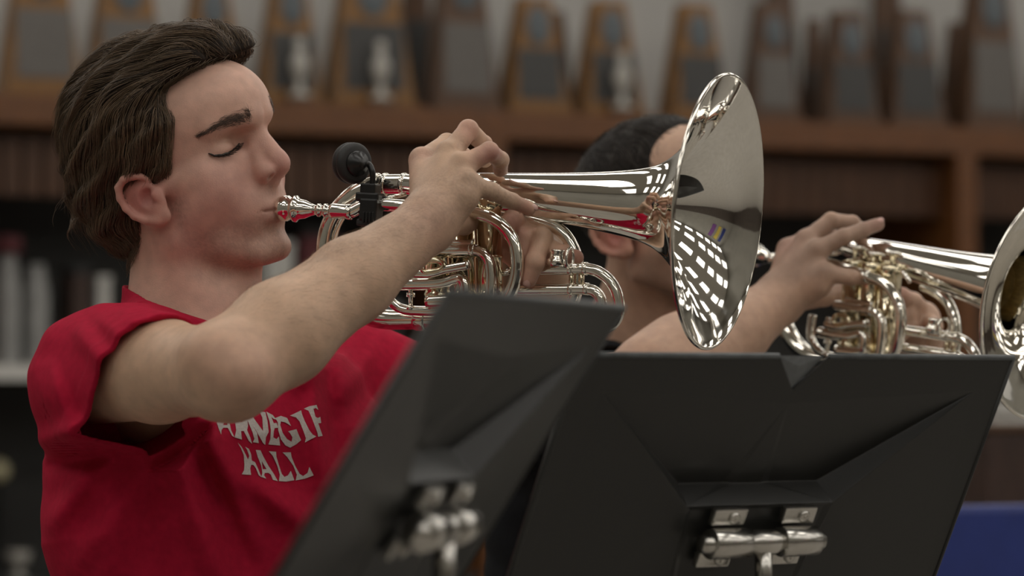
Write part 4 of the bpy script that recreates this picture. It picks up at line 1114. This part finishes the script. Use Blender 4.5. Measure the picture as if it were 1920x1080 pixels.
LH2 = dict(wrist=P(1722, 640, 3.985), wr=.022, pk=.012, fingers=[
    (PL((1735, 590, 3.97), (1712, 566, 3.94), (1690, 556, 3.925), (1674, 550, 3.92)), [.0115, .0105, .0098, .0090]),
    (PL((1728, 598, 3.965), (1700, 588, 3.935), (1674, 604, 3.92), (1656, 622, 3.92)), [.0112, .0100, .0092, .0085]),
    (PL((1726, 612, 3.965), (1702, 612, 3.935), (1684, 630, 3.925), (1670, 646, 3.925)), [.0110, .0098, .0090, .0082]),
    (PL((1740, 605, 3.96), (1752, 612, 3.93), (1752, 632, 3.92), (1748, 650, 3.92)), [.0105, .0092, .0084, .0078])],
    thumb=(PL((1700, 640, 3.97), (1660, 600, 3.96), (1640, 580, 3.955), (1632, 565, 3.95)), [.013, .011, .0095, .009]),
    extra=[])
def body2(p):
    d = group(p, [T2], .17, lambda q: head(to_local2(q)) / 1000, None)
    n = cap(p, NT2, NB2, .056, .062); n = smin(n, cap(p, NB2, NB2 - ZZ * .1, .062, .10), .05)
    n = smin(n, cap(p, H2(0, 25, -95), NB2 + np.array([.03, -.05, 0]), .016, .02), .03)
    d = smin(d, n, .018)
    tor = cap(p, NB2 - ZZ * .12, NB2 + np.array([.02, .02, -.5]), .09, .10); tor = smin(tor, cap(p, S2 + np.array([.04, .04, -.02]), SL2 - np.array([.04, .03, .02]), .05, .05), .05)
    d = smin(d, tor, .03)
    pts = [S2, E2, W2] + [x for f in RH2['fingers'] for x in f[0]]
    d = smin(d, group(p, pts, .08, lambda q: smin(arm(q, S2, E2, W2, (.055, .05, .047, .050, .042, .028)), hand_sdf(q, **RH2), .016), None), .012)
    pts = [SL2, EL2, WL2] + [x for f in LH2['fingers'] for x in f[0]]
    return np.minimum(d, group(p, pts, .08, lambda q: smin(arm(q, SL2, EL2, WL2), hand_sdf(q, **LH2), .016), None))
player2 = empty('person', [NB2[0], NB2[1], 0])
tag(player2, 'short-haired person in black shirt playing the second horn, face behind the bell', 'person')
X, Q = sdf_mesh(body2, (.0, 3.66, .62), (.66, 4.56, 1.42), .0026)
sp2 = [(H2(78, 0, -5), .03, (.42, .12, .10), .8), (P(1592, 470, 3.94), .018, RED, .8), (P(1660, 522, 3.87), .016, RED, .6), (P(1674, 550, 3.91), .022, RED, .6), (P(1648, 420, 3.88), .014, PINK, .6), (P(1480, 462, 3.9), .02, PINK, .5)]
C = skin_tint(X, (.56, .36, .26), sp2)
Lq = ((X - T2) @ R2) * 1000 / HS2; beard = sstep(-20, -45, Lq[:, 2]) * sstep(-112, -92, Lq[:, 2]) * sstep(-10, 25, Lq[:, 1]) * .38
C = C * (1 - beard[:, None]) + np.array((.10, .075, .065)) * beard[:, None]
mesh_np('body', X, Q, M['skin'], player2, True, C)
for sg in (1, -1):
    strands('eyebrow', brow(sg) * HS2 / 1000 @ R2.T + T2, .00026, M['lash'], player2)
    strands('eyelashes', lashes(sg) * HS2 / 1000 @ R2.T + T2, .00024, M['lash'], player2, tipf=.4)
def hair_vol2(q):
    d = ell(q, (0, -9, 50), (79, 98, 84))
    yl = np.interp(q[:, 2], [-60, -20, 0, 30, 60, 80, 92, 110], [-30, -10, 24, 40, 52, 58, 80, 110]).astype(np.float32)
    keep = np.maximum(yl - q[:, 1], q[:, 2] - 92); d = smax(d, -keep * .8, 4)
    for s in (1, -1): d = smax(d, -ell(q, (s * 84, 6, -14), (30, 34, 30)), 4)
    return smax(d, -(q[:, 2] + 42 + .3 * (q[:, 1] + 60)), 6)
Xh, Qh = sdf_mesh(lambda p: hair_vol2(to_local2(p)) / 1000, T2 + np.array([-.15, -.15, -.1]), T2 + np.array([.15, .15, .18]), .0034, project=1)
mesh_np('hair', Xh, Qh, M['hair2base'], player2, True)
nh = 3600; pick = RNG.integers(0, len(Xh), nh); cand = ((Xh[pick] - T2) @ R2) * 1000 / HS2
def field2(q, s):
    f = np.stack([0.2 * np.sign(q[:, 0]), .35 + 0 * q[:, 0], -.6 + 0 * q[:, 0]], 1); w = sstep(80, 115, q[:, 2])[:, None]
    return f * (1 - w) + np.stack([.3 + 0 * q[:, 0], 1 + 0 * q[:, 0], .2 + 0 * q[:, 0]], 1) * w + np.sin(q[:, [1, 2, 0]] * .2) * .25
G = grow(hair_vol2, cand, RNG.uniform(-1, 2.5, nh), field2, 5, RNG.uniform(2.5, 4.5, nh), RNG, .4)
strands('hair_strands', G * HS2 / 1000 @ R2.T + T2, .0004, M['hair'], player2, np.clip(RNG.normal(1, .35, nh), .4, 2)[:, None] * np.array([.030, .021, .014]), .4)
F2 = unit([.66, -.74, 0]); RR2 = unit([-.74, -.66, 0])
def shirt2(p):
    q = p - v3(NB2); s = -q[:, 2]; x = q @ v3(RR2); y = q @ v3(F2) + .01
    a = np.interp(s, [-.02, .03, .08, .15, .3, .6], [.09, .14, .19, .20, .20, .19]).astype(np.float32); b = np.interp(s, [-.02, .03, .08, .15, .3, .6], [.08, .10, .125, .14, .14, .14]).astype(np.float32)
    k0 = np.sqrt((x / a) ** 2 + (y / b) ** 2); d = (k0 - 1) * np.minimum(a, b); d = smax(d, -(s + .02), .03)
    d = smin(d, cap(p, NB2 - ZZ * .02, S2, .055, .065), .03); d = smin(d, cap(p, NB2 - ZZ * .02, SL2, .055, .065), .03)
    d = smin(d, cap(p, S2, S2 + (E2 - S2) * .6, .075, .066), .03); d = smin(d, cap(p, SL2, SL2 + (EL2 - SL2) * .6, .075, .066), .03)
    d = d - .003 * np.sin(p[:, 0] * 70 + 3 * np.sin(p[:, 2] * 30)) * np.sin(p[:, 2] * 45)
    sh = np.maximum(d, -(d + .006)); sh = np.maximum(sh, -cap(p, NB2 - ZZ * .02, NT2, .067, .075))
    for S_, E_ in ((S2, E2), (SL2, EL2)):
        n = unit(E_ - S_); sh = np.maximum(sh, -np.maximum(-((p - v3(S_ + (E_ - S_) * .5)) @ v3(n)), cap(p, S_, E_, .10)))
    return np.maximum(sh, .6 - p[:, 2])
Xs, Qs = sdf_mesh(shirt2, NB2 + np.array([-.3, -.35, -.6]), NB2 + np.array([.32, .35, .1]), .0042, slack=1.6, project=1)
mesh_np('shirt', Xs, Qs, M['blackshirt'], player2, True)

# seated legs, shoes and chairs below the frame
def lower(parent, hip, fwd, nm):
    rt = unit(np.cross(fwd, ZZ)); f_ = []
    def legs(p):
        d = cap(p, hip + rt * .08, hip - rt * .08, .115, .115); d = smin(d, cap(p, hip + ZZ * .02, hip + ZZ * .16, .12, .125), .05)
        for s in (1, -1):
            h = hip + rt * s * .09; k = h + fwd * .42 + rt * s * .05; a = k + fwd * -.02 - ZZ * (k[2] - .10)
            d = smin(d, cap(p, h, k, .085, .062), .03); d = smin(d, cap(p, k, a, .062, .05), .02)
        return np.maximum(d, .07 - p[:, 2])
    X, Q = sdf_mesh(legs, hip + np.array([-.75, -.75, -.6]), hip + np.array([.75, .75, .32]), .012, project=1)
    mesh_np('trousers', X, Q, M['denim'], parent, True)
    for s in (1, -1):
        k = hip + rt * s * .14 + fwd * .40; k[2] = 0
        def shoe(p): return np.maximum(smin(cap(p, k + ZZ * .045, k + fwd * .15 + ZZ * .035, .045, .042), cap(p, k + ZZ * .05, k + ZZ * .10, .045, .045), .02), -p[:, 2] + .002)
        X, Q = sdf_mesh(shoe, k + np.array([-.26, -.26, -.02]), k + np.array([.26, .26, .2]), .008, project=1)
        mesh_np('shoe', X, Q, M['rubber'], parent, True)
    e = empty(nm, [hip[0], hip[1], 0]); cx = np.array([rt, fwd, ZZ]); b = np.array([hip[0], hip[1], 0])
    zs_ = hip[2] - .122
    box('seat', b + ZZ * zs_ + fwd * .06, cx, (.44, .42, .03), M['plastic'], e, bevel=.01)
    box('backrest', b + ZZ * .66 - fwd * .235, cx, (.40, .025, .22), M['plastic'], e, bevel=.01)
    for sx in (-.19, .19):
        tube('leg', [b + rt * sx - fwd * .27, b + rt * sx - fwd * .235 + ZZ * .62], .011, M['chrome'], e, 10, 1)
        tube('leg', [b + rt * sx + fwd * .25, b + rt * sx + fwd * .22 + ZZ * (zs_ - .01)], .011, M['chrome'], e, 10, 1)
    return e
hp = TA + TD * .52; hp[2] = .56
tag(lower(player, hp, TF, 'chair'), 'black chair under the man in the red T-shirt', 'chair')
hp2 = NB2 + np.array([.0, .0, 0]); hp2[2] = .56
tag(lower(player2, hp2, F2, 'chair'), 'black chair under the person in the black shirt', 'chair')
print('p2', time.time() - _t0)

# ------------------------------------------------------------------ fingernails and fine forearm hair
def nail(c, along, out, parent, L=.0085, W=.0068):
    along = unit(along); out = unit(out - along * (out @ along)); w_ = np.cross(along, out); V = []; n, k = 7, 7; Fc = []
    for i in range(n):
        for j in range(k):
            a = (i / (n - 1) - .5) * 2; b = (j / (k - 1) - .5) * 2
            ww = math.sqrt(max(0, 1 - .28 * a ** 4))
            V.append(c + along * a * L / 2 + w_ * b * W / 2 * ww + out * (-.0016 * b * b - .0004 * a * a))
    for i in range(n - 1):
        for j in range(k - 1): Fc.append((i * k + j, (i + 1) * k + j, (i + 1) * k + j + 1, i * k + j + 1))
    o = mesh_np('fingernail', np.array(V), Fc, M['nail'], parent, True)
    md = o.modifiers.new('thick', 'SOLIDIFY'); md.thickness = .0006
def nail_on(finger, out, parent):
    j, r = finger; d = unit(j[-1] - j[-2]); o = unit(out - d * (out @ d)); nail(j[-1] + d * r[-1] * .25 + o * r[-1] * .93, d, o, parent)
TC = np.array([0, -1.0, 0.1])
nail_on(RH['fingers'][3], np.array([.25, -.8, .55]), player); nail_on(RH['fingers'][2], np.array([.8, -.3, .3]), player)
nail_on(LH['fingers'][2], TC, player); nail_on(LH['fingers'][1], TC, player)
nail_on(RH2['fingers'][2], np.array([.1, -.7, .7]), player2); nail_on(RH2['fingers'][3], np.array([.1, -.8, .55]), player2); nail_on(LH2['fingers'][0], TC, player2)
me = bodyo.data; co = np.empty(len(me.vertices) * 3, np.float32); me.vertices.foreach_get('co', co); nn = np.empty_like(co); me.vertices.foreach_get('normal', nn)
co = co.reshape(-1, 3) + np.array(player.location); nn = nn.reshape(-1, 3)
axd = WR - ER; s_a = ((co - ER) @ axd) / (axd @ axd); rad_ = np.linalg.norm(co - ER - s_a[:, None] * axd, axis=1)
ok = np.nonzero((s_a > .12) & (s_a < .95) & (rad_ < .07) & (nn[:, 2] > -.35))[0]
ii = RNG.choice(ok, 1500); b0 = co[ii]; n0 = nn[ii]; dr = unit(axd) * .7 + np.array([.15, 0, -.5]) + RNG.normal(0, .25, (len(ii), 3)); dr -= n0 * (dr * n0).sum(1, keepdims=True); dr /= np.linalg.norm(dr, axis=1, keepdims=True)
Lh = RNG.uniform(.005, .011, len(ii))[:, None]
strands('arm_hair', np.stack([b0 + dr * Lh * s + n0 * (.0022 * math.sin(s * 2.2)) for s in (0, .5, 1)], 1), .00005, M['armhair'], player, tipf=.3)
